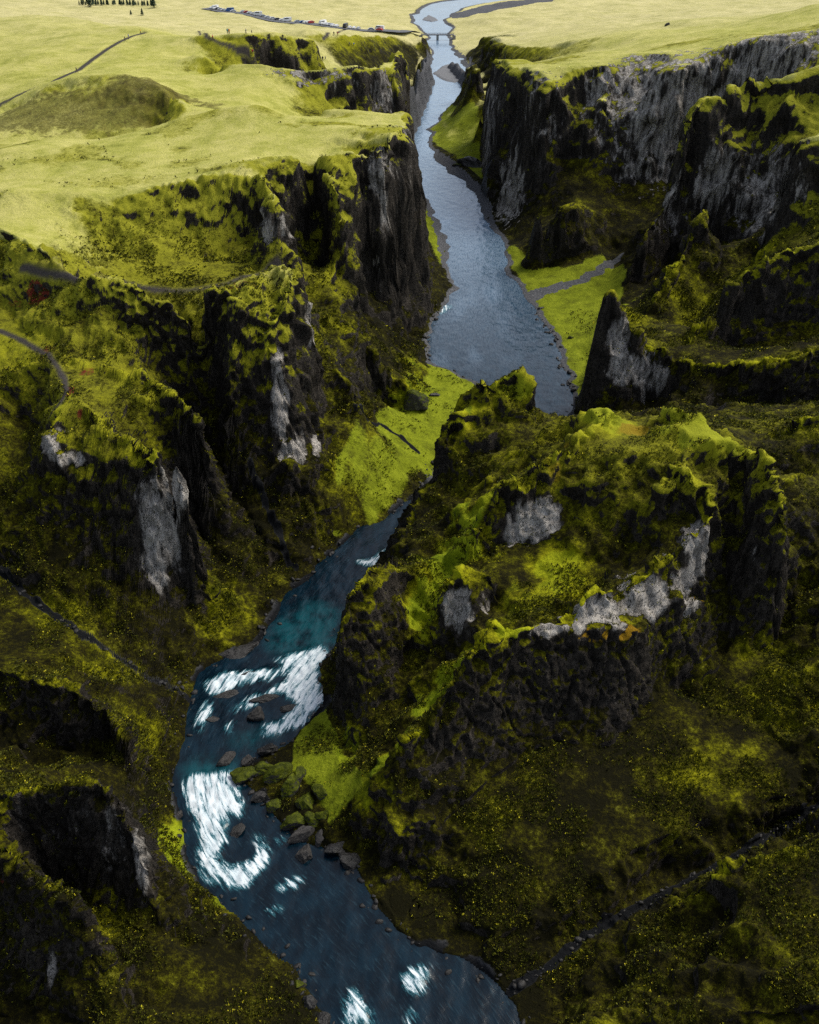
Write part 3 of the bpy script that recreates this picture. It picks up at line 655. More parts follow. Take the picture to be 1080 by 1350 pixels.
RED = blob([(48, 388, 217, 4, 7, 3, 1.0), (185, 505, 187, 2, 5, 2, .0), (90, 512, 180, 1.6, 3, 2, 1.0), (60, 462, 198, 2.5, 3, 2, .8), (104, 544, 171, 1.2, 2, 1.5, 1.0), (116, 495, 190, 2, 3, 2, .8), (300, 372, 212, 8, 3, 2, .7), (10, 400, 220, 6, 3, 2, .6), (12, 1158, 79, 1, 1.5, 1.2, .8)])
ORANGE = blob([(800, 833, 122.5, 12, 3, 1.6, .8), (905, 790, 133, 4, 4, 2, .9), (560, 715, 149, 5, 6, 3, .9), (640, 690, 148, 3, 3, 2, .9), (845, 570, 167, 6, 3, 2, .8), (775, 590, 165, 6, 4, 3, .6), (726, 620, 158, 3, 3, 3, .6), (420, 420, 219, 5, 6, 6, .3), (712, 95, 450, 12, 12, 8, .7)])
print('cover', round(time.time() - T0, 1))

# ------------------------------------------------------------------ materials
class NB:
    def __init__(self, name):
        self.m = bpy.data.materials.new(name); self.m.use_nodes = True
        self.t = self.m.node_tree; self.b = self.t.nodes['Principled BSDF']
    def n(self, t, **kw):
        nd = self.t.nodes.new(t)
        for a, v in kw.items(): setattr(nd, a, v)
        return nd
    def put(self, sock, v):
        if isinstance(v, bpy.types.NodeSocket): self.t.links.new(v, sock)
        elif v is not None: sock.default_value = v
    def attr(self, a): return self.n('ShaderNodeAttribute', attribute_name=a).outputs['Fac']
    def math(self, op, a, b=None, c=None, clamp=False):
        nd = self.n('ShaderNodeMath', operation=op, use_clamp=clamp)
        self.put(nd.inputs[0], a); self.put(nd.inputs[1], b)
        if c is not None: self.put(nd.inputs[2], c)
        return nd.outputs[0]
    def noise(self, vec, scale, detail=4, rough=0.6, dist=0.0):
        nd = self.n('ShaderNodeTexNoise'); self.put(nd.inputs['Vector'], vec)
        nd.inputs['Scale'].default_value = scale; nd.inputs['Detail'].default_value = detail
        nd.inputs['Roughness'].default_value = rough; nd.inputs['Distortion'].default_value = dist
        return nd.outputs[0]
    def voro(self, vec, scale):
        nd = self.n('ShaderNodeTexVoronoi'); self.put(nd.inputs['Vector'], vec); nd.inputs['Scale'].default_value = scale
        return nd.outputs['Distance']
    def scale(self, vec, s):
        nd = self.n('ShaderNodeMapping'); self.put(nd.inputs['Vector'], vec); nd.inputs['Scale'].default_value = s
        return nd.outputs[0]
    def step(self, x, lo, hi):
        nd = self.n('ShaderNodeMapRange', interpolation_type='SMOOTHSTEP'); self.put(nd.inputs[0], x)
        nd.inputs[1].default_value = lo; nd.inputs[2].default_value = hi
        return nd.outputs[0]
    def mix(self, f, a, b):
        nd = self.n('ShaderNodeMix', data_type='RGBA'); self.put(nd.inputs['Factor'], f)
        for s, v in ((nd.inputs[6], a), (nd.inputs[7], b)):
            self.put(s, v if isinstance(v, bpy.types.NodeSocket) else (*v, 1))
        return nd.outputs[2]
    def ramp(self, f, stops):
        nd = self.n('ShaderNodeValToRGB'); self.put(nd.inputs[0], f)
        e = nd.color_ramp.elements
        while len(e) < len(stops): e.new(0.5)
        for k, (p, c) in enumerate(stops): e[k].position = p; e[k].color = (*c, 1)
        return nd.outputs[0]
    def bump(self, h, strength, dist, prev=None):
        nd = self.n('ShaderNodeBump'); self.put(nd.inputs['Height'], h)
        self.put(nd.inputs['Strength'], strength); nd.inputs['Distance'].default_value = dist
        if prev is not None: self.put(nd.inputs['Normal'], prev)
        return nd.outputs[0]

def ground_material():
    B = NB('canyon_ground')
    geo = B.n('ShaderNodeNewGeometry'); pos = geo.outputs['Position']
    sep = B.n('ShaderNodeSeparateXYZ'); B.put(sep.inputs[0], geo.outputs['Normal']); nz = sep.outputs[2]
    n_big = B.noise(pos, 0.05, 3); n_mid = B.noise(pos, 0.22, 4, 0.65); n_fine = B.noise(pos, 1.3, 4, 0.7); n_tiny = B.noise(pos, 5.0, 3, 0.7)
    streak = B.noise(B.scale(pos, (0.5, 0.5, 0.06)), 1.0, 5, 0.65, 0.3)
    layer = B.noise(B.scale(pos, (0.08, 0.08, 0.9)), 1.0, 4, 0.6)
    vstreak = B.noise(B.scale(pos, (.7, .7, .045)), 1.0, 4, .6)
    streak = B.math('MULTIPLY_ADD', streak, .50, B.math('MULTIPLY_ADD', n_fine, .28, B.math('MULTIPLY', B.noise(pos, 3.2, 5, .8), .24)))
    crack = B.step(B.math('ABSOLUTE', B.math('SUBTRACT', B.noise(B.scale(pos, (.55, .55, .2)), 1.0, 3, .6, .6), .5)), .0, .022)
    # moss
    f = B.math('MULTIPLY_ADD', n_mid, 0.9, B.math('MULTIPLY_ADD', n_fine, 0.75, B.math('MULTIPLY', n_tiny, 0.5)))
    f = B.math('MULTIPLY_ADD', n_big, 0.5, B.math('SUBTRACT', f, 0.87))
    f = B.math('MULTIPLY_ADD', B.attr('lush'), 0.42, f)
    f = B.math('MULTIPLY_ADD', B.attr('crest'), 0.22, f)
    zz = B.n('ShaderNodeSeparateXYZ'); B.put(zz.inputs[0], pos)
    f = B.math('MULTIPLY_ADD', B.step(zz.outputs[2], 2, 50), .225, B.math('SUBTRACT', f, .11))  # foreground shade put into the moss: darker towards the canyon floor
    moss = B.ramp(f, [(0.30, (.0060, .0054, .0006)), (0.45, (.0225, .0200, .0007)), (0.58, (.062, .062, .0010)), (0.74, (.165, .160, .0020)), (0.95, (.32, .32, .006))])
    green = B.mix(B.step(n_mid, .4, .62), (.13, .185, .005), (.27, .33, .012))
    moss = B.mix(B.math('MULTIPLY', B.step(B.attr('lush'), .5, 1.0), 0.7), moss, green)
    moss = B.mix(B.step(B.math('ADD', B.attr('orange'), B.math('MULTIPLY', n_fine, .6)), .75, 1.1), moss, (.20, .115, .006))
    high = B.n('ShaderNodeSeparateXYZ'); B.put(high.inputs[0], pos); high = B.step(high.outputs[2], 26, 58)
    moss = B.mix(B.math('MULTIPLY', high, B.step(f, .27, .66)), moss, (.255, .25, .018))  # brighter light of the upper slopes painted in as paler moss
    md = B.ramp(B.math('MULTIPLY_ADD', n_mid, .7, B.math('MULTIPLY', n_fine, .4)), [(.38, (.075, .085, .004)), (.55, (.16, .19, .007)), (.75, (.25, .28, .014))])
    moss = B.mix(B.step(B.math('ADD', B.attr('meadow'), B.math('MULTIPLY', B.math('SUBTRACT', n_fine, .5), .8)), .3, .7), moss, md)
    # dry high grass
    gr = B.math('MULTIPLY_ADD', n_mid, .5, B.math('MULTIPLY_ADD', n_big, .6, B.math('MULTIPLY', n_fine, .35)))
    grass = B.ramp(gr, [(0.45, (.19, .205, .030)), (0.64, (.325, .325, .062)), (0.86, (.48, .445, .135))])
    dry_haze = B.ramp(gr, [(0.45, (.24, .25, .075)), (0.62, (.40, .37, .14)), (0.88, (.56, .50, .24))])
    grass = B.mix(B.attr('dry_haze'), grass, dry_haze)  # paler with distance: dry grass plus far haze put into its colour
    g_f = B.step(B.math('ADD', B.attr('grass'), B.math('MULTIPLY_ADD', B.math('SUBTRACT', n_fine, .5), .7, B.math('MULTIPLY', B.math('SUBTRACT', n_mid, .5), .8))), .12, .88)
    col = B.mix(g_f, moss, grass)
    col = B.mix(B.step(B.math('ADD', B.attr('brown'), B.math('MULTIPLY', B.math('SUBTRACT', n_fine, .5), 1.6)), .35, 1.15), col, B.mix(B.step(B.math('MULTIPLY_ADD', n_mid, .6, B.math('MULTIPLY', n_fine, .5)), .4, .7), (.045, .034, .012), (.16, .145, .025)))
    col = B.mix(B.step(B.math('ADD', B.attr('red'), B.math('MULTIPLY', B.math('SUBTRACT', n_fine, .5), 1.8)), .6, .95), col, (.13, .022, .012))
    col = B.mix(B.attr('path'), col, B.mix(n_fine, (.030, .026, .024), (.075, .066, .060)))
    # bare rock on steep faces
    dark = B.ramp(streak, [(.3, (.007, .006, .0048)), (.5, (.029, .0245, .0195)), (.7, (.105, .088, .070))])
    pale = B.ramp(B.math('MULTIPLY_ADD', vstreak, .55, B.math('MULTIPLY', streak, .45)), [(.32, (.15, .137, .122)), (.5, (.46, .42, .37)), (.70, (.68, .64, .575))])
    p_f = B.attr('pale')
    p_f = B.step(B.math('ADD', p_f, B.math('ADD', B.math('MULTIPLY', B.math('SUBTRACT', n_fine, .5), .25), B.math('MULTIPLY', B.math('SUBTRACT', vstreak, .5), 1.1))), .10, .90)
    rock = B.mix(B.math('MULTIPLY', p_f, B.step(B.math('ADD', streak, p_f), .62, 1.1)), dark, pale)
    rock = B.mix(crack, B.mix(p_f, (.010, .0095, .009), (.16, .15, .135)), rock)
    t = B.math('MULTIPLY_ADD', B.math('SUBTRACT', n_mid, .5), .9, nz)
    t = B.math('MULTIPLY_ADD', B.math('SUBTRACT', n_fine, .5), .55, t)
    t = B.math('MULTIPLY_ADD', B.math('SUBTRACT', layer, .5), .35, t)
    t = B.math('MULTIPLY_ADD', p_f, -.70, t)
    t = B.math('MULTIPLY_ADD', B.attr('bare'), -.34, t)
    t = B.math('MULTIPLY_ADD', B.attr('lush'), .30, t)
    r_f = B.math('MULTIPLY', B.step(t, .42, .24), B.math('SUBTRACT', 1.0, B.attr('path')))
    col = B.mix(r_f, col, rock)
    # shingle, wet banks
    gv = B.mix(B.voro(pos, 1.6), (.035, .037, .042), (.13, .13, .135))
    gv = B.mix(B.attr('wet'), gv, (.006, .0065, .0075))
    col = B.mix(B.step(B.math('ADD', B.attr('gravel'), B.math('MULTIPLY', B.math('SUBTRACT', n_fine, .5), .7)), .4, .65), col, gv)
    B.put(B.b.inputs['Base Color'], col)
    B.put(B.b.inputs['Roughness'], B.mix(r_f, (.95,) * 3, (.62,) * 3))
    B.b.inputs['Specular IOR Level'].default_value = 0.10
    hgt = B.math('MULTIPLY_ADD', n_fine, 0.55, B.math('MULTIPLY', n_tiny, .16))
    b1 = B.bump(hgt, 0.9, 0.8)
    b2 = B.bump(B.math('MULTIPLY', B.math('MULTIPLY_ADD', crack, .15, streak), r_f), 0.9, 1.4, b1)
    B.put(B.b.inputs['Normal'], b2)
    return B.m
M_GROUND = ground_material()
WET = np.maximum(sstep(1.4, 0.2, MZb) * sstep(300, 200, MY), STREAM)
ATT = dict(dry_haze=sstep(430, 900, MYb + 60 * noise3(MX / 80, MY / 80, 0 * MX)), path=PATHM, bare=BARE, meadow=MEADOW, lush=LUSH, crest=CREST, grass=GRASS, brown=BROWN, red=RED, orange=ORANGE, pale=PALE, gravel=GRAVEL, wet=WET)

NFIN = grid_normals(MX, MY, MZ)
REG = np.zeros(MX.shape, int)                       # 0: slopes left of the river
lx = np.array([[p[1], p[0]] for p in LBW]); rxx = np.array([[p[1], p[0]] for p in RBW])
lx = lx[np.argsort(lx[:, 0])]; rxx = rxx[np.argsort(rxx[:, 0])]
right = MXb > 0.5 * (np.interp(MYb, lx[:, 0], lx[:, 1]) + np.interp(MYb, rxx[:, 0], rxx[:, 1]))
REG[right] = 1
REG[(STEEP > .5) & ~right] = 2; REG[(STEEP > .5) & right] = 3
REG[(GRASS > .5) & ~right] = 4; REG[(GRASS > .5) & right] = 5
REG[MYb > 960] = 6
REG[(MEADOW > .5)] = 7
REG[GRAVEL > .5] = 8
REG[inriv] = 9
REG[(PATHM > .5)] = 16
yp = lambda pts: [at_y(*p) for p in pts]
RIDGE = [p for p, (u_, v_) in zip(RBW, RB) if 545 < v_ < 1326 and p[1] < 260] + yp([(820, 560, 195), (900, 540, 186), (1000, 570, 172), (1060, 640, 160), (1075, 720, 148), (1060, 800, 133)]) + [at_z(960, 890, 11), at_z(930, 950, 9), at_z(860, 1050, 9), at_z(740, 1150, 6), at_z(660, 1240, 3), at_z(640, 1290, 1)]
POLY = {10: RIDGE, 11: yp([(755, 545, 238), (890, 540, 236), (895, 475, 250), (850, 420, 262), (800, 400, 262), (762, 480, 258)]),
        12: yp([(30, 600, 160), (60, 540, 176), (100, 525, 180), (215, 560, 172), (258, 600, 165), (252, 800, 147), (205, 815, 146), (90, 730, 148)]),
        13: yp([(330, 600, 187), (425, 612, 185), (430, 480, 200), (428, 360, 228), (380, 345, 230), (345, 370, 220), (335, 470, 203)]),
        14: yp([(-200, 1058, 94), (140, 1016, 93), (182, 1070, 90), (217, 1235, 79), (100, 1215, 82), (40, 1160, 84), (-200, 1140, 86)]),
        15: yp([(-200, 1120, 84), (50, 1140, 80), (100, 1160, 79), (180, 1280, 74), (110, 1350, 67), (-200, 1350, 70)])}
for r_, pl in POLY.items():
    REG[in_poly(MXb, MYb, pl) & ~inriv & (PATHM < .5)] = r_
NAMES = {0: ('canyon_slope', 'steep moss covered slopes left of the river', 1), 1: ('canyon_slope', 'mossy gullied slopes right of the river', 1), 2: ('cliff', 'dark cliffs with moss and pale streaks left of the river', 1), 3: ('cliff', 'tall grey brown cliff walls right of the river', 1),
  4: ('plateau', 'yellow grass plateau above the left cliffs', 1), 5: ('plateau', 'pale sunlit grass plateau above the right cliffs', 1), 6: ('plain', 'pale flat plain beyond the mouth of the canyon', 1), 7: ('grass_flat', 'bright green grass on the valley floor beside the river', 1),
  8: ('gravel_bank', 'dark gravel and bare bedrock along the banks and gullies', 1), 9: ('riverbed', 'bed of the river', 1), 16: ('footpath', 'narrow brown footpaths worn along the grass and the ridges', 1),
  10: ('rock_ridge', 'huge jagged mossy rock ridge filling the inside of the river bend', 0), 11: ('rock_spire', 'pointed rock spire with a bare grey face beside the right bank meadow', 0), 12: ('rock_outcrop', 'flat topped outcrop with the tall white streaked face left of the rapids', 0),
  13: ('rock_buttress', 'narrow rock buttress with a pale bare column below the ridge path', 0), 14: ('rock_outcrop', 'black block shaped outcrop near the lower left edge with a straight mossy top', 0), 15: ('rock_outcrop', 'nearest dark outcrop in the lower left corner with a grey streak down its side', 0)}
for r_, (nm, lab, st) in NAMES.items():
    kp = REG[:-1, :-1] == r_
    if not kp.any(): continue
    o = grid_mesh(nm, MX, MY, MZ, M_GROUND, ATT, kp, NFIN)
    o['label'] = lab
    if st: o['kind'] = 'structure'
    else: o['category'] = 'rock formation'

# ------------------------------------------------------------------ the river
FOAM = [[(362, 868), (395, 862), (428, 850), (434, 862), (419, 884), (425, 922), (402, 955), (350, 970), (344, 958), (380, 945), (393, 925), (372, 915), (362, 905), (385, 898), (375, 882)],
  [(272, 896), (300, 887), (345, 884), (378, 880), (352, 895), (312, 903), (285, 916), (276, 908)], [(262, 938), (279, 922), (275, 945), (262, 967)], [(300, 940), (330, 920), (372, 906), (335, 928)], [(296, 960), (312, 948), (305, 966)],
  [(244, 1020), (275, 1022), (306, 1015), (312, 1040), (322, 1078), (300, 1066), (297, 1108), (284, 1128), (298, 1146), (332, 1138), (345, 1118), (333, 1096), (352, 1112), (350, 1140), (320, 1174), (268, 1156), (263, 1120), (262, 1080), (243, 1050)],
  [(358, 1174), (376, 1162), (400, 1156), (388, 1170)], [(352, 1196), (372, 1192), (364, 1208)], [(530, 1280), (566, 1274), (552, 1308), (538, 1304)], [(455, 1306), (470, 1304), (478, 1330), (500, 1352), (456, 1345)], [(536, 1350), (545, 1322), (552, 1350)],
  [(364, 1104), (374, 1100), (378, 1106), (366, 1110)], [(466, 740), (490, 738), (500, 728), (514, 722), (508, 734), (488, 746)], [(574, 412), (590, 402), (596, 404), (580, 415)]]
TEAL = [[(352, 862), (365, 820), (410, 790), (445, 800), (448, 850), (428, 862)], [(244, 1000), (310, 1000), (320, 1030), (246, 1030)], [(340, 960), (300, 975), (330, 990), (400, 950)]]
CEN = []
_tl = np.linspace(0, 1, 400)
def resample(P, t):
    P = np.array(P)[:, :2]; s_ = np.concatenate([[0], np.cumsum(np.hypot(*np.diff(P, axis=0).T))]); s_ /= s_[-1]
    return np.stack([np.interp(t, s_, P[:, 0]), np.interp(t, s_, P[:, 1])], 1)
CENL = resample(LBW, _tl)
_r = resample(RBW, np.linspace(0, 1, 1200))
CENL = np.array([0.5 * (p + _r[np.argmin(np.hypot(*(_r - p).T))]) for p in CENL])
for _ in range(12): CENL[1:-1] = (CENL[:-2] + 2 * CENL[1:-1] + CENL[2:]) / 4
CENS = np.concatenate([[0], np.cumsum(np.hypot(*np.diff(CENL, axis=0).T))])
def flow_coords(X, Y, sel):
    S = np.zeros_like(X); T = np.zeros_like(X)
    xs, ys_ = X[sel], Y[sel]
    best = np.full(xs.shape, 1e9); so = np.zeros(xs.shape); to = np.zeros(xs.shape)
    for k_ in range(len(CENL) - 1):
        ax, ay = CENL[k_]; bx, by = CENL[k_ + 1] - CENL[k_]; l2 = max(bx * bx + by * by, 1e-9)
        m_ = 45 if ay < 330 else 90
        q_ = np.nonzero((np.abs(xs - ax) < m_) & (np.abs(ys_ - ay) < m_))[0]
        if not len(q_): continue
        x, y = xs[q_] - ax, ys_[q_] - ay
        t = np.clip((x * bx + y * by) / l2, 0, 1)
        dd_ = np.hypot(x - t * bx, y - t * by)
        g_ = dd_ < best[q_]; qq_ = q_[g_]
        best[qq_] = dd_[g_]; so[qq_] = (CENS[k_] + t * math.sqrt(l2))[g_]; to[qq_] = (np.sign(x * by - y * bx) * dd_)[g_]
    S[sel] = so; T[sel] = to
    return S, T
def river_grid(x, y):
    X, Y = x, y
    keep = in_poly(X, Y, RIVER) | (dist_lines(X, Y, [LBR, RBR]) < np.maximum(3.0, Y * 0.006))
    fm = np.zeros_like(X); tl = np.zeros_like(X)
    wx = 0.9 * noise3(X / 2.2, Y / 2.2, 0 * X) + .5 * noise3(X / .8, Y / .8, 0 * X); wy = 1.2 * noise3(X / 2.2 + 9, Y / 2.2, 0 * X) + .6 * noise3(X / .8 + 5, Y / .8, 0 * X)
    for p in FOAM: fm = np.maximum(fm, in_poly(X + wx * .6, Y + wy * .6, [at_z(u, v, 0.2) for u, v in p]) * 1.0)
    for p in TEAL: tl = np.maximum(tl, in_poly(X + wx, Y + wy, [at_z(u, v, 0) for u, v in p]) * 1.0)
    fw = blur(fm, 20); fs = blur(fm, 9)
    tl = blur(tl, 30)
    Zw = 0.10 * fbm(X / 3, Y / 5, 0 * X, 3) + fw * (0.35 + 0.35 * fbm(X / 1.2, Y / 1.8, 0 * X + 2, 3))
    S, T = flow_coords(X, Y, keep)
    sheen = sstep(215, 520, Y) * .85 + .2 * sstep(0, 1, fbm(X / 12, Y / 30, 0 * X, 2)) * sstep(200, 300, Y)  # bright sky reflection painted into the far water, stronger with distance
    kf = keep[:-1, :-1] | keep[1:, 1:] | keep[1:, :-1] | keep[:-1, 1:]
    return X, Y, Zw, dict(flow_s=S, flow_t=T, sky_sheen=sheen, ripple=.22 - .10 * sstep(150, 420, Y), foam=fs, rough_water=fw, teal=tl), kf
def water_material():
    B = NB('river_water')
    geo = B.n('ShaderNodeNewGeometry'); pos = geo.outputs['Position']
    cmb = B.n('ShaderNodeCombineXYZ'); B.put(cmb.inputs[0], B.math('MULTIPLY', B.attr('flow_s'), .17)); B.put(cmb.inputs[1], B.attr('flow_t')); flow = cmb.outputs[0]
    n1 = B.noise(B.scale(pos, (1, .55, 1)), .35, 5, .6); n2 = B.noise(B.scale(pos, (1, .6, 1)), 1.6, 4, .65, .4)
    n3 = B.noise(flow, 1.1, 6, .68, .9); n5 = B.noise(flow, 2.6, 4, .7, .4)
    base = B.mix(B.step(n1, .35, .7), (.0006, .0045, .009), (.0025, .0135, .024))
    base = B.mix(B.math('MULTIPLY', B.attr('teal'), B.step(n1, .25, .7)), base, (.004, .055, .068))
    n4 = B.noise(B.scale(pos, (1, .8, 1)), 7.0, 4, .75, .5)
    base = B.mix(B.attr('sky_sheen'), base, B.mix(B.step(n5, .35, .65), (.050, .115, .20), (.32, .43, .56)))  # sky reflection mixed into the colour of the distant river
    base = B.mix(B.math('MULTIPLY', B.step(n5, .52, .72), .5), base, (.018, .045, .062))
    ff = B.math('MULTIPLY_ADD', B.math('SUBTRACT', n3, .5), 3.0, B.math('MULTIPLY', B.attr('foam'), .80))
    ff = B.math('MULTIPLY_ADD', B.math('SUBTRACT', n4, .5), 1.1, ff)
    ff = B.math('MULTIPLY_ADD', B.math('SUBTRACT', n5, .5), 1.0, ff)
    halo = B.math('MULTIPLY', B.step(ff, .0, .5), B.step(B.attr('foam'), .02, .3))
    base = B.mix(B.math('MULTIPLY', halo, .75), base, (.035, .16, .20))
    ff = B.math('MULTIPLY', B.step(ff, .38, .74), B.step(B.attr('foam'), .03, .3))
    col = B.mix(ff, base, B.mix(B.step(n3, .35, .7), (.42, .52, .57), (.74, .78, .80)))
    B.put(B.b.inputs['Base Color'], col)
    B.put(B.b.inputs['Roughness'], B.math('MULTIPLY_ADD', ff, .5, .15))
    B.b.inputs['IOR'].default_value = 1.333
    hb = B.math('MULTIPLY_ADD', n5, .45, B.math('MULTIPLY', n2, .2))
    hb = B.math('ADD', hb, B.math('MULTIPLY_ADD', n1, .5, B.math('MULTIPLY', n3, .35)))
    B.put(B.b.inputs['Normal'], B.bump(hb, B.attr('ripple'), .4))
    return B.m
M_WATER = water_material()
def join_grids(parts):
    co, fa, at, off = [], [], {}, 0
    for X, Y, Zw, ad, kf in parts:
        nq, ns = X.shape
        idx = np.arange(nq * ns).reshape(nq, ns)
        f = np.stack([idx[:-1, :-1], idx[:-1, 1:], idx[1:, 1:], idx[1:, :-1]], -1)[kf]
        used = np.unique(f); rm = np.zeros(nq * ns, np.int64); rm[used] = np.arange(len(used))
        co.append(np.stack([X, Y, Zw], -1).reshape(-1, 3)[used]); fa.append(rm[f] + off); off += len(used)
        for k_, v_ in ad.items(): at.setdefault(k_, []).append(v_.reshape(-1)[used])
    return np.concatenate(co), np.concatenate(fa), {k_: np.concatenate(v_) for k_, v_ in at.items()}
gx, gy = np.meshgrid(np.arange(-62, 62, .3), np.arange(48, 330, .3))
part1 = river_grid(gx, gy)
qq = np.linspace(q_of(329.7), Q1, 900); yq = np.exp(qq) - X0
gy = np.repeat(yq[:, None], 500, 1); gx = np.linspace(-.35, .45, 500)[None, :] * (gy + X0) * .62
part2 = river_grid(gx, gy)
RIVER_DATA = join_grids([part1, part2])
print('built', round(time.time() - T0, 1))

# ------------------------------------------------------------------ small leafy plants over the moss (too many to count)
def raw_mesh(name, co, faces, mat, attrs=None, smooth=False):
    me = bpy.data.meshes.new(name)
    co = np.asarray(co, np.float32); f = np.asarray(faces, np.int32)
    me.vertices.add(len(co)); me.vertices.foreach_set('co', co.ravel())
    me.loops.add(f.size); me.loops.foreach_set('vertex_index', f.ravel())
    me.polygons.add(len(f)); me.polygons.foreach_set('loop_start', np.arange(0, f.size, f.shape[1], dtype=np.int32))
    me.update(calc_edges=True)
    if smooth: me.polygons.foreach_set('use_smooth', np.ones(len(f), bool))
    for an, a in (attrs or {}).items():
        at = me.attributes.new(an, 'FLOAT', 'POINT'); at.data.foreach_set('value', np.asarray(a, np.float32).ravel())
    me.materials.append(mat)
    o = bpy.data.objects.new(name, me); C.objects.link(o)
    return o
o = raw_mesh('river', *RIVER_DATA[:2], M_WATER, RIVER_DATA[2], True)
o['kind'] = 'structure'; o['label'] = 'blue river winding through the canyon with white rapids in the foreground'
def plants(count, name, size0, size1, tint0, tint1, pbright, label, K=5):
    NF = grid_normals(MX, MY, MZ)
    nz = NF[..., 2]
    P = np.stack([MX, MY, MZ], -1)
    area = np.linalg.norm(np.cross(P[1:, :-1] - P[:-1, :-1], P[:-1, 1:] - P[:-1, :-1]), axis=-1)
    x, y, z = MX[:-1, :-1], MY[:-1, :-1], MZ[:-1, :-1]
    dens = sstep(-.25, .45, fbm(x / 9, y / 9, z / 9, 3)) * sstep(.42, .7, nz[:-1, :-1])
    dens *= (1 - GRASS[:-1, :-1]) * (1 - GRAVEL[:-1, :-1]) * (1 - .8 * BARE[:-1, :-1]) * (1 - PATHM[:-1, :-1]) * sstep(.4, 1.2, z)
    dens *= 1 - .9 * sstep(44, 56, z) * sstep(225, 255, y)
    dens *= 1 - .85 * MEADOW[:-1, :-1] * sstep(140, 175, y)
    dens *= 1 + 1.2 * LUSH[:-1, :-1]
    inview = (np.abs(x) < .60 * (y + 25)) & (y > 58) & (y < 330)
    wgt = area * dens * inview / np.maximum(1, (y / 110)) ** 1.3
    cdf = np.cumsum(wgt.ravel()); cdf /= cdf[-1]
    pick = np.searchsorted(cdf, rng.random(count))
    i, j = np.unravel_index(pick, wgt.shape)
    a, b = rng.random(count)[:, None], rng.random(count)[:, None]
    pt = P[i, j] * (1 - a) * (1 - b) + P[i + 1, j] * a * (1 - b) + P[i, j + 1] * (1 - a) * b + P[i + 1, j + 1] * a * b
    nn = NF[i, j]
    yy = pt[:, 1]
    size = (size0 + size1 * rng.random(count) ** 2) * np.maximum(1, yy / 150) ** .8
    bright = (rng.random(count) < pbright) * (0.55 + .45 * rng.random(count)) + tint0 + rng.random(count) ** 1.5 * (tint1 - tint0)
    c = np.repeat(pt, K, 0); n_ = np.repeat(nn, K, 0); sz = np.repeat(size, K)[:, None]; br = np.repeat(bright, K)
    d = rng.normal(size=c.shape); d[:, 2] = np.abs(d[:, 2]) * .6; d /= np.linalg.norm(d, axis=1)[:, None]
    up = n_ * .7 + d * .7 + np.array([0, 0, .35]); up /= np.linalg.norm(up, axis=1)[:, None]
    side = np.cross(up, rng.normal(size=c.shape)); side /= np.linalg.norm(side, axis=1)[:, None]
    base = c + d * sz * .5 - n_ * .04
    ln = sz * (1.1 + .6 * rng.random((len(c), 1)))
    q = np.stack([base, base + up * ln * .55 + side * sz * .42, base + up * ln + np.array([0, 0, -.25]) * sz, base + up * ln * .55 - side * sz * .42], 1).reshape(-1, 3)
    f = np.arange(len(q)).reshape(-1, 4)
    B = NB('plant_leaves')
    col = B.ramp(B.attr('tint'), [(0.0, (.022, .024, .002)), (.35, (.09, .095, .004)), (.6, (.30, .31, .012)), (1.0, (.62, .55, .03))])
    B.put(B.b.inputs['Base Color'], col); B.b.inputs['Roughness'].default_value = .7; B.b.inputs['Specular IOR Level'].default_value = .2
    o = raw_mesh(name, q, f, B.m, dict(tint=np.repeat(br, 4)))
    o['kind'] = 'stuff'
    o['label'] = label
plants(52000, 'low_plants', .09, .15, .1, .5, .2, 'tiny yellow green leafy plants speckling the dark moss slopes')
plants(120000, 'moss_tufts', .10, .22, 0, .42, .01, 'dark olive moss tufts covering the slopes of the canyon', 4)
print('plants', round(time.time() - T0, 1))

# ------------------------------------------------------------------ things: boulders, people, cars, bridge, trees
import bmesh
def tag(o, label, cat, group=None):
    o['label'] = label; o['category'] = cat
    if group: o['group'] = group
    return o
def stone_material(name, moss, dark=0.0):
    B = NB(name)
    geo = B.n('ShaderNodeNewGeometry'); pos = geo.outputs['Position']
    sep = B.n('ShaderNodeSeparateXYZ'); B.put(sep.inputs[0], geo.outputs['Normal'])
    n1 = B.noise(pos, 1.2, 5, .7); n2 = B.noise(pos, 5, 4, .75)
    k = 1 - dark
    rock = B.mix(B.step(B.math('MULTIPLY_ADD', n2, .5, B.math('MULTIPLY', n1, .5)), .3, .7), (.016 * k, .015 * k, .0145 * k), (.075 * k, .070 * k, .065 * k))
    mcol = B.ramp(B.math('MULTIPLY_ADD', n1, .6, B.math('MULTIPLY', n2, .4)), [(.3, (.008, .010, .0006)), (.5, (.040, .050, .001)), (.7, (.13, .15, .002))])
    t = B.math('MULTIPLY_ADD', B.math('SUBTRACT', n1, .5), 1.0, sep.outputs[2])
    col = B.mix(B.step(t, 1.15 - moss, 1.4 - moss), rock, mcol)
    B.put(B.b.inputs['Base Color'], col); B.b.inputs['Roughness'].default_value = .7 - .3 * dark; B.b.inputs['Specular IOR Level'].default_value = .15 + .3 * dark
    B.put(B.b.inputs['Normal'], B.bump(B.math('MULTIPLY_ADD', n2, .5, n1), .7, .25))
    return B.m
M_STONE, M_MOSSY, M_WETSTONE = stone_material('grey_stone', 0.0), stone_material('mossy_stone', .95), stone_material('wet_stone', 0, .6)
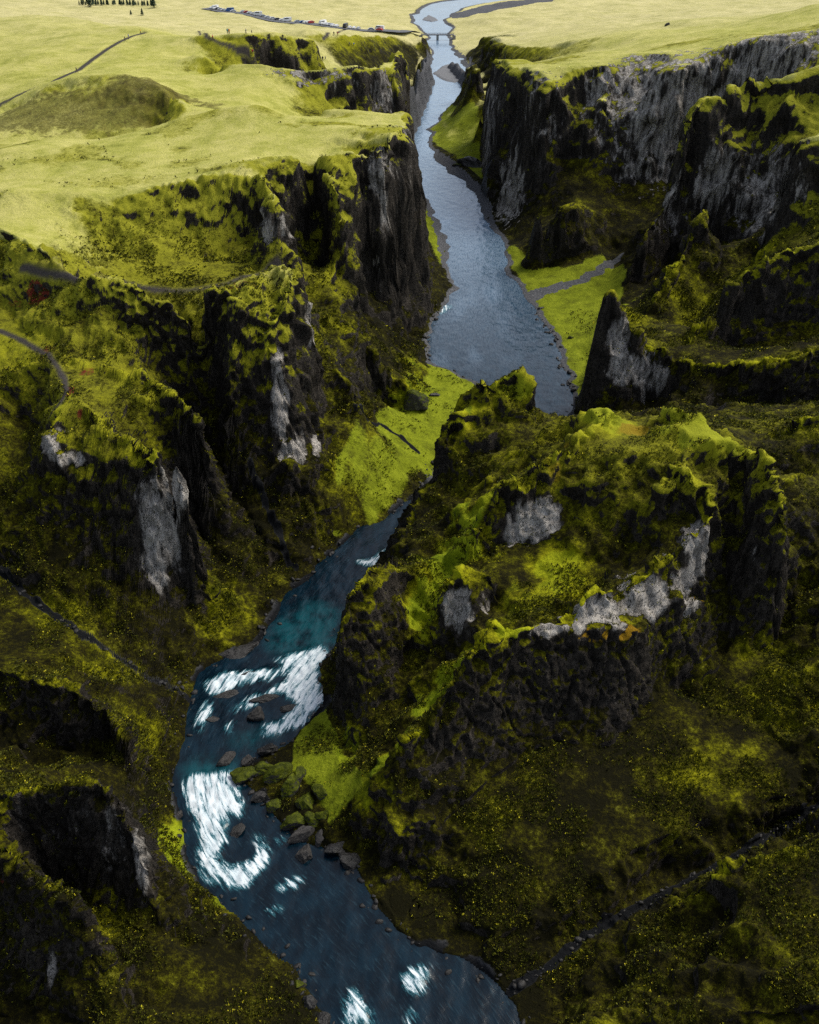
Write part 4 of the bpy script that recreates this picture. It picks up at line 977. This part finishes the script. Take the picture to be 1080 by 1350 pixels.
def boulder_mesh(seed, sx, sy, sz, mat, cuts=16):
    r_ = np.random.default_rng(seed)
    bm = bmesh.new(); bmesh.ops.create_icosphere(bm, subdivisions=4, radius=1)
    P = np.array([v.co[:] for v in bm.verts])
    D = P / np.linalg.norm(P, axis=1)[:, None]
    rad = np.full(len(D), 1.25)
    for _ in range(cuts):                        # chipped flat facets
        n_ = r_.normal(size=3); n_ /= np.linalg.norm(n_)
        dd_ = D @ n_
        h_ = r_.uniform(.55, .95)
        rad = np.minimum(rad, np.where(dd_ > .12, h_ / np.maximum(dd_, .12), 9))
    rad = rad + .09 * fbm(D[:, 0] * 2 + seed, D[:, 1] * 2, D[:, 2] * 2, 4)
    P = D * rad[:, None] * np.array([sx, sy, sz])
    for v, p in zip(bm.verts, P): v.co = p
    me = bpy.data.meshes.new('boulder'); bm.to_mesh(me); bm.free(); me.materials.append(mat)
    return me
PIX = lambda y: math.hypot(y, CAMZ) / FPX
def boulder(name, u, v, wpx, asp, hgt, rot, mat, label, group=None, seed=None, z=None):
    p = np.array(at_z(u, v, z)) if z is not None else spot(u, v)
    rr = wpx * PIX(p[1])
    me = boulder_mesh(seed or int(u * 7 + v), rr, rr * asp, rr * hgt, mat)
    o = bpy.data.objects.new(name, me); C.objects.link(o)
    o.location = (p[0], p[1], p[2] - rr * hgt * .05); o.rotation_euler = (random.uniform(-.2, .2), random.uniform(-.2, .2), R(rot))
    return tag(o, label, 'boulder', group)
boulder('boulder', 335, 943, 13, .8, .75, 10, M_STONE, 'round grey boulder standing alone in the middle of the upper rapid', z=.3)
boulder('boulder', 298, 1001, 13, .8, .7, 60, M_STONE, 'grey boulder in the water at the left end of the stony point', z=.2)
boulder('boulder', 326, 1003, 12, .8, .7, 20, M_STONE, 'grey boulder in the water touching the mossy boulders of the point', z=.2)
boulder('boulder', 353, 989, 17, .6, .6, 20, M_WETSTONE, 'dark elongated boulder along the upper edge of the stony point', z=.5)
G1 = 'mossy boulders on the stony point'
for k_, (u, v, w_) in enumerate([(346, 1014, 16), (368, 1024, 18), (384, 1036, 20), (404, 1060, 19), (422, 1042, 14), (430, 1076, 15), (362, 1062, 14), (398, 1020, 14), (412, 1082, 13)]):
    boulder('boulder', u, v, w_, .75, .7, 37 * k_, M_MOSSY, 'moss covered boulder heaped with others on the stony point', G1)
boulder('boulder', 322, 1022, 18, .8, .75, 30, M_MOSSY, 'bright green moss capped boulder at the tip of the stony point', G1, z=.5)
boulder('boulder', 385, 1084, 20, .6, .6, 25, M_MOSSY, 'flat half mossy boulder at the water just above the smooth grey ones', G1, z=.6)
boulder('boulder', 342, 1050, 11, .7, .7, 40, M_WETSTONE, 'small dark wet boulder below the tip of the stony point', z=.3)
boulder('boulder', 397, 1099, 19, .55, .6, 28, M_STONE, 'long smooth grey boulder lying across the shore, largest of the bare ones', z=.5)
boulder('boulder', 403, 1127, 12, 1.2, .8, -15, M_STONE, 'upright oval grey boulder standing in the water in front of the others', z=.2)
boulder('boulder', 421, 1103, 9, 1.7, .8, -15, M_STONE, 'narrow grey boulder leaning beside the long smooth one', z=.5)
boulder('boulder', 444, 1118, 14, .9, .7, 10, M_WETSTONE, 'dark pointed boulder right of the leaning narrow one', z=.5)
boulder('boulder', 461, 1134, 15, .9, .7, 50, M_WETSTONE, 'dark boulder at the foot of the ridge at the downstream end of the shore', z=.4)
boulder('boulder', 236, 1075, 6, 1.2, 1.6, 0, M_STONE, 'small upright grey stone on the left bank beside the lower rapid')
boulder('boulder', 409, 1322, 12, .8, .9, 0, M_WETSTONE, 'dark boulder on the left bank near the bottom edge')
boulder('boulder', 396, 1298, 8, .8, .8, 40, M_MOSSY, 'small mossy boulder on the left bank above the bottom edge')
boulder('boulder', 426, 1343, 10, .8, .7, 70, M_WETSTONE, 'wet boulder half in the water at the bottom edge')
boulder('boulder', 545, 530, 17, .8, .9, 0, M_MOSSY, 'large dark mossy boulder on the green flat at the foot of the left cliff')
boulder('boulder', 574, 520, 8, .6, .5, 20, M_WETSTONE, 'small dark stone on the green flat right of the large mossy boulder')
boulder('boulder', 621, 216, 17, 1.2, .8, 20, M_WETSTONE, 'big dark boulder on the far green bar under the right cliff')
boulder('boulder', 606, 218, 8, 1.0, .7, 50, M_MOSSY, 'mossy boulder left of the big dark one on the far green bar')
boulder('boulder', 752, 446, 5, .8, .7, 0, M_MOSSY, 'small bush like mossy stone on the right bank meadow')
boulder('boulder', 880, 33, 4, .8, .8, 0, M_WETSTONE, 'single dark rock on the pale plateau above the right cliff')
for k_, (u, v, w_, a_, lab) in enumerate([(318, 858, 30, .45, 'broad dark slab at the left bank just above the upper rapid'), (300, 915, 16, .5, 'dark slab between the two left streaks of the upper rapid'), (350, 921, 24, .35, 'long dark slab splitting the upper rapid in the middle'),
    (385, 932, 18, .45, 'dark slab at the right end of the upper rapid under the white fall'), (312, 1095, 14, .8, 'dark slab in the bend of the lower white rapid'), (283, 948, 12, .5, 'small dark slab at the left bank end of the upper rapid'), (322, 890, 15, .3, 'thin dark slab above the long upper foam streak')]):
    boulder('rock_slab', u, v, w_, a_, .22, 24 if k_ != 4 else 70, M_WETSTONE, lab, z=-.05, seed=90 + k_)

def flat_mat(name, col, rough=.7, metal=0):
    B = NB(name)
    geo = B.n('ShaderNodeNewGeometry')
    n_ = B.noise(geo.outputs['Position'], 3, 3)
    B.put(B.b.inputs['Base Color'], B.mix(n_, tuple(c * .85 for c in col), tuple(min(c * 1.12, 1) for c in col)))
    B.b.inputs['Roughness'].default_value = rough; B.b.inputs['Metallic'].default_value = metal
    return B.m
# people: one skinned figure per pose, copied
M_SKIN, M_TROUSER, M_HAIR = flat_mat('skin', (.45, .27, .19)), flat_mat('dark_trousers', (.03, .03, .04)), flat_mat('dark_hair', (.03, .02, .015))
JACK = {'red': (.55, .03, .03), 'blue': (.03, .10, .45), 'black': (.02, .02, .022), 'yellow': (.75, .48, .03), 'orange': (.70, .22, .03), 'teal': (.02, .28, .33), 'grey': (.2, .2, .21)}
M_JACK = {k_: flat_mat(k_ + '_jacket', c) for k_, c in JACK.items()}
def figure(pose):
    st = .32 if pose == 0 else .08
    V = [((0, 0, .95), .15), ((0, 0, 1.20), .155), ((0, .01, 1.42), .13), ((0, .02, 1.53), .055), ((0, .03, 1.60), .095), ((0, .035, 1.70), .10),
         ((.18, 0, 1.40), .07), ((.24, -.05 if pose else -.12, 1.15), .05), ((.23, .08 if pose else .02, .92), .042), ((-.18, 0, 1.40), .07), ((-.24, -.05 if pose else .10, 1.15), .05), ((-.23, .08 if pose else .2, .92), .042),
         ((.10, 0, .86), .10), ((.11, st * .45 + .03, .48), .07), ((.11, st * .6, .08), .05), ((.11, st * .6 + .14, .04), .045), ((-.10, 0, .86), .10), ((-.11, -st * .3 + .03, .48), .07), ((-.11, -st, .08), .05), ((-.11, -st + .14, .04), .045)]
    E = [(0, 1), (1, 2), (2, 3), (3, 4), (4, 5), (2, 6), (6, 7), (7, 8), (2, 9), (9, 10), (10, 11), (0, 12), (12, 13), (13, 14), (14, 15), (0, 16), (16, 17), (17, 18), (18, 19)]
    me = bpy.data.meshes.new('figure'); me.from_pydata([v for v, r_ in V], E, [])
    o = bpy.data.objects.new('figure', me); C.objects.link(o)
    md_ = o.modifiers.new('skin', 'SKIN')
    for sv, (v, r_) in zip(me.skin_vertices[0].data, V): sv.radius = (r_, r_)
    me.skin_vertices[0].data[0].use_root = True
    o.modifiers.new('sub', 'SUBSURF').levels = 1
    dg = bpy.context.evaluated_depsgraph_get()
    out = bpy.data.meshes.new_from_object(o.evaluated_get(dg))
    bpy.data.objects.remove(o)
    return out
FIG = [figure(0), figure(1)]
def person(u, v, jacket, label, pose=0, rot=0, group=None):
    me = FIG[pose].copy()
    me.materials.clear()
    for m_ in (M_TROUSER, M_JACK[jacket], M_SKIN, M_HAIR): me.materials.append(m_)
    for f in me.polygons:
        z = f.center[2]; hand = abs(f.center[0]) > .17 and z < .98
        f.material_index = 2 if hand else 0 if z < .93 else 1 if z < 1.50 else 3 if (z > 1.70 or (f.center[1] < .0 and z > 1.56)) else 2
        f.use_smooth = True
    p = spot(u, v)
    o = bpy.data.objects.new('person', me); C.objects.link(o)
    o.location = (p[0], p[1], p[2] - .03); o.rotation_euler = (0, 0, R(rot)); o.scale = (1.75, 1.75, 1.5)
    return tag(o, label, 'person', group)
GP = 'walkers on the grass above the canyon'
for a_ in [(102, 96, 'black', 'person in black halfway along the long left path', 0, 120), (166, 54, 'black', 'person in black near the top of the long left path, left of the pair', 0, 110), (171, 52, 'blue', 'person in blue beside the one in black near the top of the left path', 1, 110),
   (185, 44, 'yellow', 'person in yellow at the top end of the long left path', 0, 100), (277, 52, 'black', 'person in black on the winding path right of the hilltop', 0, -60), (280, 53, 'red', 'person in red on the winding path beside one in black', 0, -60),
   (300, 44, 'teal', 'person in a teal jacket on the pale grass behind the path', 1, 30), (303, 45, 'orange', 'person in orange next to the teal jacket on pale grass', 0, 200), (325, 46, 'grey', 'person in grey, left of the two far walkers below the car park', 0, 90),
   (332, 47, 'black', 'person in black, right of the two far walkers below the car park', 1, 90), (372, 53, 'black', 'person in black alone in the middle of the pale field', 1, 0), (333, 71, 'red', 'person in red alone at the edge of the far left cliff', 1, -30),
   (425, 80, 'black', 'person in black at the cliff edge above the cave, left of two', 1, 180), (429, 80, 'grey', 'person in grey at the cliff edge above the cave, right of two', 0, 150), (441, 46, 'black', 'person in black on the path below the car park, left of two', 0, 10),
   (446, 46, 'red', 'person in red on the path below the car park, right of two', 0, 10), (461, 60, 'black', 'person in black near the cliff by the river mouth, left of two', 1, 60), (466, 61, 'blue', 'person in blue near the cliff by the river mouth, right of two', 0, 60)]:
    person(*a_, group=GP)

# the car park road and the cars
def strip(name, pts, width, z_up, mat):
    P = np.array(pts, float)
    t_ = np.linspace(0, 1, 80); k_ = np.linspace(0, 1, len(P))
    X = np.interp(t_, k_, P[:, 0]); Y = np.interp(t_, k_, P[:, 1])
    tx, ty = np.gradient(X), np.gradient(Y); ln = np.hypot(tx, ty); nx, ny = -ty / ln, tx / ln
    offs = np.array([-.5, -.25, 0, .25, .5]) * width
    GX_ = X[:, None] + nx[:, None] * offs; GY_ = Y[:, None] + ny[:, None] * offs
    GZ = np.array([[ground(x, y) for x, y in zip(r1, r2)] for r1, r2 in zip(GX_, GY_)]).max(1, keepdims=True) + z_up + 0 * GX_
    GZ = np.convolve(np.pad(GZ[:, 0], 2, mode='edge'), np.ones(5) / 5, 'valid')[:, None] + 0 * GX_
    global ROADZ
    ROADZ = GZ[:, 2]
    return grid_mesh(name, GX_, GY_, GZ, mat)
M_ROAD = flat_mat('worn_asphalt', (.085, .088, .095))
ROADP = [spot(u, v) for u, v in [(270, 10.5), (285, 13), (330, 19.5), (400, 30), (440, 35), (500, 41), (530, 43.5), (552, 45)]]
o = strip('road', ROADP, 13, .35, M_ROAD); o['kind'] = 'structure'; o['label'] = 'grey road with a car park lane on the plain'
CARC = {'white': (.8, .8, .8), 'silver': (.45, .47, .5), 'black': (.03, .03, .035), 'red': (.5, .03, .03), 'blue': (.04, .12, .35)}
M_CAR = {k_: flat_mat(k_ + '_car_paint', c, .3) for k_, c in CARC.items()}
M_GLASS, M_TYRE = flat_mat('dark_glass', (.02, .025, .03), .1), flat_mat('tyre_rubber', (.02, .02, .02), .8)
def car_parts(kind):
    L_, W_, H_ = (4.5, 1.85, 1.5) if kind == 'car' else (6.2, 2.2, 2.7)
    prof = [(-.5, .22), (-.5, .58), (-.36, .62), (-.24, .98), (.22, 1.0), (.38, .64), (.5, .58), (.5, .22)] if kind == 'car' else [(-.5, .18), (-.5, .55), (-.42, .62), (-.36, .96), (-.30, 1.0), (.5, 1.0), (.5, .18)]
    bm = bmesh.new()
    rows = []
    for sx, ins in ((-1, .06), (-.93, 0), (.93, 0), (1, .06)):
        rows.append([bm.verts.new((x * L_ * (1 - ins * .15), sx * W_ / 2 * (.82 if z > .8 else 1), z * H_ * (1 - ins * .2) )) for x, z in prof])
    for a_, b_ in zip(rows[:-1], rows[1:]):
        for k_ in range(len(prof)): bm.faces.new((a_[k_], a_[(k_ + 1) % len(prof)], b_[(k_ + 1) % len(prof)], b_[k_]))
    bm.faces.new(rows[0]); bm.faces.new(rows[-1][::-1]); bmesh.ops.recalc_face_normals(bm, faces=bm.faces)
    body = bpy.data.meshes.new('body'); bm.to_mesh(body); bm.free()
    bm = bmesh.new()
    z0, z1 = (.66, .93) if kind == 'car' else (.62, .88)
    xs = (-.22, .22) if kind == 'car' else (-.36, .1)
    for sy in (-1, 1):
        y_ = sy * W_ / 2 * .925
        q = [bm.verts.new((x * L_, y_ * (1.03 if z < .8 else .93), z * H_)) for x, z in ((xs[0] - .08, z0), (xs[1] + .08, z0), (xs[1], z1), (xs[0], z1))]
        q2 = [bm.verts.new((v.co.x, v.co.y + sy * .03, v.co.z)) for v in q]
        bm.faces.new(q2)
        for k_ in range(4): bm.faces.new((q[k_], q[(k_ + 1) % 4], q2[(k_ + 1) % 4], q2[k_]))
    glass = bpy.data.meshes.new('window'); bm.to_mesh(glass); bm.free(); glass.materials.append(M_GLASS)
    bm = bmesh.new(); bmesh.ops.create_cone(bm, cap_ends=True, segments=14, radius1=.33, radius2=.33, depth=.24)
    bmesh.ops.rotate(bm, verts=bm.verts, matrix=__import__('mathutils').Matrix.Rotation(R(90), 3, 'X'))
    wheel = bpy.data.meshes.new('wheel'); bm.to_mesh(wheel); bm.free(); wheel.materials.append(M_TYRE)
    return L_, W_, body, glass, wheel
KINDS_ = {k_: car_parts(k_) for k_ in ('car', 'van')}
def vehicle(kind, colour, t_, side, rot, label):
    L_, W_, body, glass, wheel = KINDS_[kind]
    P = np.array(ROADP); k_ = np.linspace(0, 1, len(P))
    x = np.interp(t_, k_, P[:, 0]); y = np.interp(t_, k_, P[:, 1])
    x2 = np.interp(t_ + .01, k_, P[:, 0]); y2 = np.interp(t_ + .01, k_, P[:, 1])
    a_ = math.atan2(y2 - y, x2 - x)
    x += -math.sin(a_) * side; y += math.cos(a_) * side
    r_ = bpy.data.objects.new('parked_' + kind, None); C.objects.link(r_)
    r_.location = (x, y, float(np.interp(t_, np.linspace(0, 1, 80), ROADZ)) + .02); r_.rotation_euler = (0, 0, a_ + R(rot)); r_.scale = (1.4, 1.4, 1.4)
    tag(r_, label, kind, 'vehicles parked along the road on the plain')
    def part(nm, me, loc=(0, 0, 0)):
        o_ = bpy.data.objects.new(nm, me); C.objects.link(o_); o_.parent = r_; o_.location = loc
    b_ = body.copy(); b_.materials.append(M_CAR[colour]); part('body', b_); part('window', glass)
    for sx in (-.3, .3):
        for sy in (-1, 1): part('wheel', wheel, (sx * L_, sy * (W_ / 2 - .1), .33))
cols = ['white', 'white', 'silver', 'white', 'white', 'black', 'white', 'white', 'silver', 'blue', 'white', 'white', 'red', 'white']
pos_ = [t_ for t_ in np.arange(.07, .655, .0135) if not (.215 < t_ < .235 or .47 < t_ < .515) and random.random() < .9]
for n_, t_ in enumerate(pos_):
    c_ = cols[n_ % len(cols)]
    vehicle('van' if n_ % 6 == 3 else 'car', c_, t_, 3.4, 78 + random.uniform(-6, 6), '%s %s nose in to the far side of the car park row' % (c_, 'van' if n_ % 6 == 3 else 'car'))
vehicle('van', 'white', .715, 2.5, 0, 'large white van by itself at the right end of the car park')
vehicle('car', 'red', .725, -2.5, 0, 'red car in front of the large white van at the right end')
vehicle('car', 'silver', .69, 2.5, 4, 'silver car just left of the large white van at the right end')
print('cars', round(time.time() - T0, 1))

# the footbridge at the mouth of the canyon
M_STEEL, M_CONC = flat_mat('painted_steel', (.10, .10, .11), .5), flat_mat('pier_concrete', (.22, .215, .205), .9)
def box(bm, x0, x1, y0, y1, z0, z1):
    v = [bm.verts.new((x, y, z)) for x in (x0, x1) for y in (y0, y1) for z in (z0, z1)]
    for f in ((0, 1, 3, 2), (4, 6, 7, 5), (0, 4, 5, 1), (2, 3, 7, 6), (0, 2, 6, 4), (1, 5, 7, 3)): bm.faces.new([v[k_] for k_ in f])
def obj(name, bm, mat, parent=None, loc=(0, 0, 0)):
    bmesh.ops.recalc_face_normals(bm, faces=bm.faces)
    me = bpy.data.meshes.new(name); bm.to_mesh(me); bm.free(); me.materials.append(mat)
    o_ = bpy.data.objects.new(name, me); C.objects.link(o_); o_.parent = parent; o_.location = loc
    return o_
A_, B_ = at_z(558, 44.5, 5.5), at_z(596, 44.5, 5.5)
bl = B_[0] - A_[0] + 4
br = bpy.data.objects.new('footbridge', None); C.objects.link(br); br.location = ((A_[0] + B_[0]) / 2, A_[1], 5.0)
tag(br, 'narrow dark footbridge on a single pier across the river mouth', 'bridge')
bm = bmesh.new(); box(bm, -bl / 2, bl / 2, -1.5, 1.5, -.8, 0); obj('deck', bm, M_STEEL, br)
for sy in (-1.45, 1.45):
    bm = bmesh.new(); box(bm, -bl / 2, bl / 2, sy - .06, sy + .06, 1.0, 1.12); box(bm, -bl / 2, bl / 2, sy - .04, sy + .04, .5, .58)
    for k_ in range(13):
        x = -bl / 2 + .1 + (bl - .2) * k_ / 12; box(bm, x - .05, x + .05, sy - .05, sy + .05, 0.003, .997)
    obj('railing', bm, M_STEEL, br)
bm = bmesh.new(); box(bm, -1.1, 1.1, -1.4, 1.4, -7.5, -.803); obj('pier', bm, M_CONC, br)
for sx in (-1, 1):
    bm = bmesh.new(); box(bm, sx * bl / 2 - 1.5, sx * bl / 2 + 1.5, -2.2, 2.2, -7, -.803); obj('abutment', bm, M_CONC, br)

# conifers beyond the left hill
M_BARK = flat_mat('bark', (.06, .045, .035), .9)
Bm = NB('conifer_needles'); g_ = Bm.n('ShaderNodeNewGeometry')
Bm.put(Bm.b.inputs['Base Color'], Bm.ramp(Bm.noise(g_.outputs['Position'], .8, 4), [(.3, (.012, .035, .016)), (.7, (.045, .085, .03))])); Bm.b.inputs['Roughness'].default_value = .85
def crown(seed, h_, w_):
    r_ = np.random.default_rng(seed)
    n_ = 900
    t_ = r_.random(n_) ** .8
    z = h_ * (.10 + .9 * t_); rad = w_ * (1 - t_) ** .8 * (.55 + .45 * r_.random(n_)) * (1 + .25 * np.sin(t_ * 40)); an = r_.random(n_) * 6.283
    c_ = np.stack([rad * np.cos(an), rad * np.sin(an), z], 1)
    out = np.stack([np.cos(an), np.sin(an), -.45 + 0 * an], 1); side = np.stack([-np.sin(an), np.cos(an), 0 * an], 1)
    s_ = (.25 + .45 * r_.random(n_))[:, None] * w_ / 2.2
    q = np.stack([c_ - out * s_, c_ + side * s_ * .6, c_ + out * s_ * 1.2, c_ - side * s_ * .6], 1).reshape(-1, 3)
    me = bpy.data.meshes.new('crown'); me.from_pydata(q.tolist(), [], np.arange(len(q)).reshape(-1, 4).tolist()); me.materials.append(Bm.m)
    return me
CROWNS = [crown(k_, 9, 2.3) for k_ in range(4)]
bm = bmesh.new(); bmesh.ops.create_cone(bm, cap_ends=True, segments=8, radius1=.28, radius2=.05, depth=8.5); bmesh.ops.translate(bm, verts=bm.verts, vec=(0, 0, 3.9))
TRUNK = bpy.data.meshes.new('trunk'); bm.to_mesh(TRUNK); bm.free(); TRUNK.materials.append(M_BARK)
def conifer(x, y, sc_, label, k_, group='conifers in the far plantation row'):
    r_ = bpy.data.objects.new('conifer_tree', None); C.objects.link(r_)
    r_.location = (x, y, ground(x, y)); r_.scale = (sc_, sc_, sc_ * random.uniform(.85, 1.2)); r_.rotation_euler = (0, 0, random.random() * 6)
    tag(r_, label, 'tree', group)
    for nm, me in (('trunk', TRUNK), ('crown', CROWNS[k_ % 4])):
        o_ = bpy.data.objects.new(nm, me); C.objects.link(o_); o_.parent = r_
a_, b_ = spot(100, 6.5), spot(203, 6.5)
print('tree row', a_, b_)
for k_ in range(46):
    t_ = (k_ + random.random() * .6) / 46
    p = a_ + (b_ - a_) * t_
    conifer(p[0] + random.uniform(-3, 3), p[1] + random.uniform(-8, 14), random.uniform(.42, .8), 'dark green conifer in the plantation row beyond the left hill', k_)
for u, v, sc_, lab in [(120, 9, 1.5, 'tall dark conifer at the left end of the plantation row'), (203, 10, 1.5, 'tall conifer standing apart at the right end of the plantation row'), (174, 19, .6, 'small conifer alone in the scrub in front of the row, left of two'), (187, 20, .75, 'small conifer alone in the scrub in front of the row, right of two')]:
    p = spot(u, v); conifer(p[0], p[1], sc_, lab, int(u), None)
0 and print('fig', [len(m.vertices) for m in FIG], [tuple(round(c, 1) for c in o.location) for o in bpy.data.objects if o.name.startswith('person')][:5])
print('done', round(time.time() - T0, 1))

# loose stones along the near banks and in the gullies (too many to count)
def stones(count, name, label):
    r_ = np.random.default_rng(12)
    bm = bmesh.new(); bmesh.ops.create_icosphere(bm, subdivisions=2, radius=1)
    bv = np.array([v.co[:] for v in bm.verts]); bf = np.array([[v.index for v in f.verts] for f in bm.faces]); bm.free()
    var = []
    for k_ in range(8):
        rad = np.full(len(bv), 1.2)
        for _ in range(12):
            n_ = r_.normal(size=3); n_ /= np.linalg.norm(n_); q_ = bv @ n_
            rad = np.minimum(rad, np.where(q_ > .1, r_.uniform(.55, .95) / np.maximum(q_, .1), 9))
        var.append(bv * rad[:, None])
    segs = []
    for P, wd in ((LBR, 2.0), (RBR, 2.0), *[(S_, 1.0) for S_ in STREAMS[:2]]):
        for a, b in zip(P[:-1], P[1:]):
            if 55 < a[1] < 330: segs.append((np.array(a[:2]), np.array(b[:2]), wd, math.hypot(b[0] - a[0], b[1] - a[1]) / max(1, a[1] / 120)))
    wt = np.array([q[3] for q in segs]); wt /= wt.sum()
    co, fa, off = [], [], 0
    for k_ in r_.choice(len(segs), count, p=wt):
        a, b, wd, _l = segs[k_]
        p = a + (b - a) * r_.random() + r_.normal(size=2) * wd * .5
        sz = (.14 + .62 * r_.random() ** 4) * max(1, p[1] / 170)
        m_ = var[r_.integers(8)] * np.array([1, r_.uniform(.55, 1), r_.uniform(.4, .8)]) * sz
        an = r_.random() * 6.283; ca, sa = math.cos(an), math.sin(an)
        m_ = np.stack([m_[:, 0] * ca - m_[:, 1] * sa, m_[:, 0] * sa + m_[:, 1] * ca, m_[:, 2]], 1)
        z = max(ground(p[0], p[1]), -.12)
        co.append(m_ + np.array([p[0], p[1], z + sz * .1])); fa.append(bf + off); off += len(bv)
    o = raw_mesh(name, np.concatenate(co), np.concatenate(fa), M_WETSTONE)
    o['kind'] = 'stuff'; o['label'] = label
stones(900, 'shore_stones', 'small dark stones scattered along the banks of the river and the gullies')
# gravel bars lying in the river
def gravel_bar(pts, label, hmax):
    W = [at_z(u, v, 0) for u, v in pts]
    xs, ys_ = [p[0] for p in W], [p[1] for p in W]
    gx, gy = np.meshgrid(np.linspace(min(xs) - 3, max(xs) + 3, 70), np.linspace(min(ys_) - 6, max(ys_) + 6, 110))
    m_ = in_poly(gx + 1.5 * noise3(gx / 6, gy / 9, 0 * gx), gy + 4 * noise3(gx / 6 + 8, gy / 9, 0 * gx), W) * 1.0
    m_ = blur(m_, 8)
    gz = (m_ * 2 - .5) * hmax + .12 * fbm(gx / 3, gy / 3, 0 * gx, 3)
    B = NB('river_gravel'); g_ = B.n('ShaderNodeNewGeometry')
    B.put(B.b.inputs['Base Color'], B.mix(B.noise(g_.outputs['Position'], 1.5, 5, .75), (.06, .065, .075), (.21, .21, .215))); B.b.inputs['Roughness'].default_value = .9
    kp = (m_[:-1, :-1] > .08)
    o = grid_mesh('gravel_bar', gx, gy, gz, B.m, None, kp); o['kind'] = 'structure'; o['label'] = label
gravel_bar([(572, 97), (585, 87), (600, 84), (609, 92), (612, 103), (600, 109), (585, 106)], 'grey gravel bar in the middle of the river below the bridge', .5)
gravel_bar([(556, 26), (566, 20), (578, 27), (568, 29)], 'small gravel bar in the river beyond the bridge', .5)
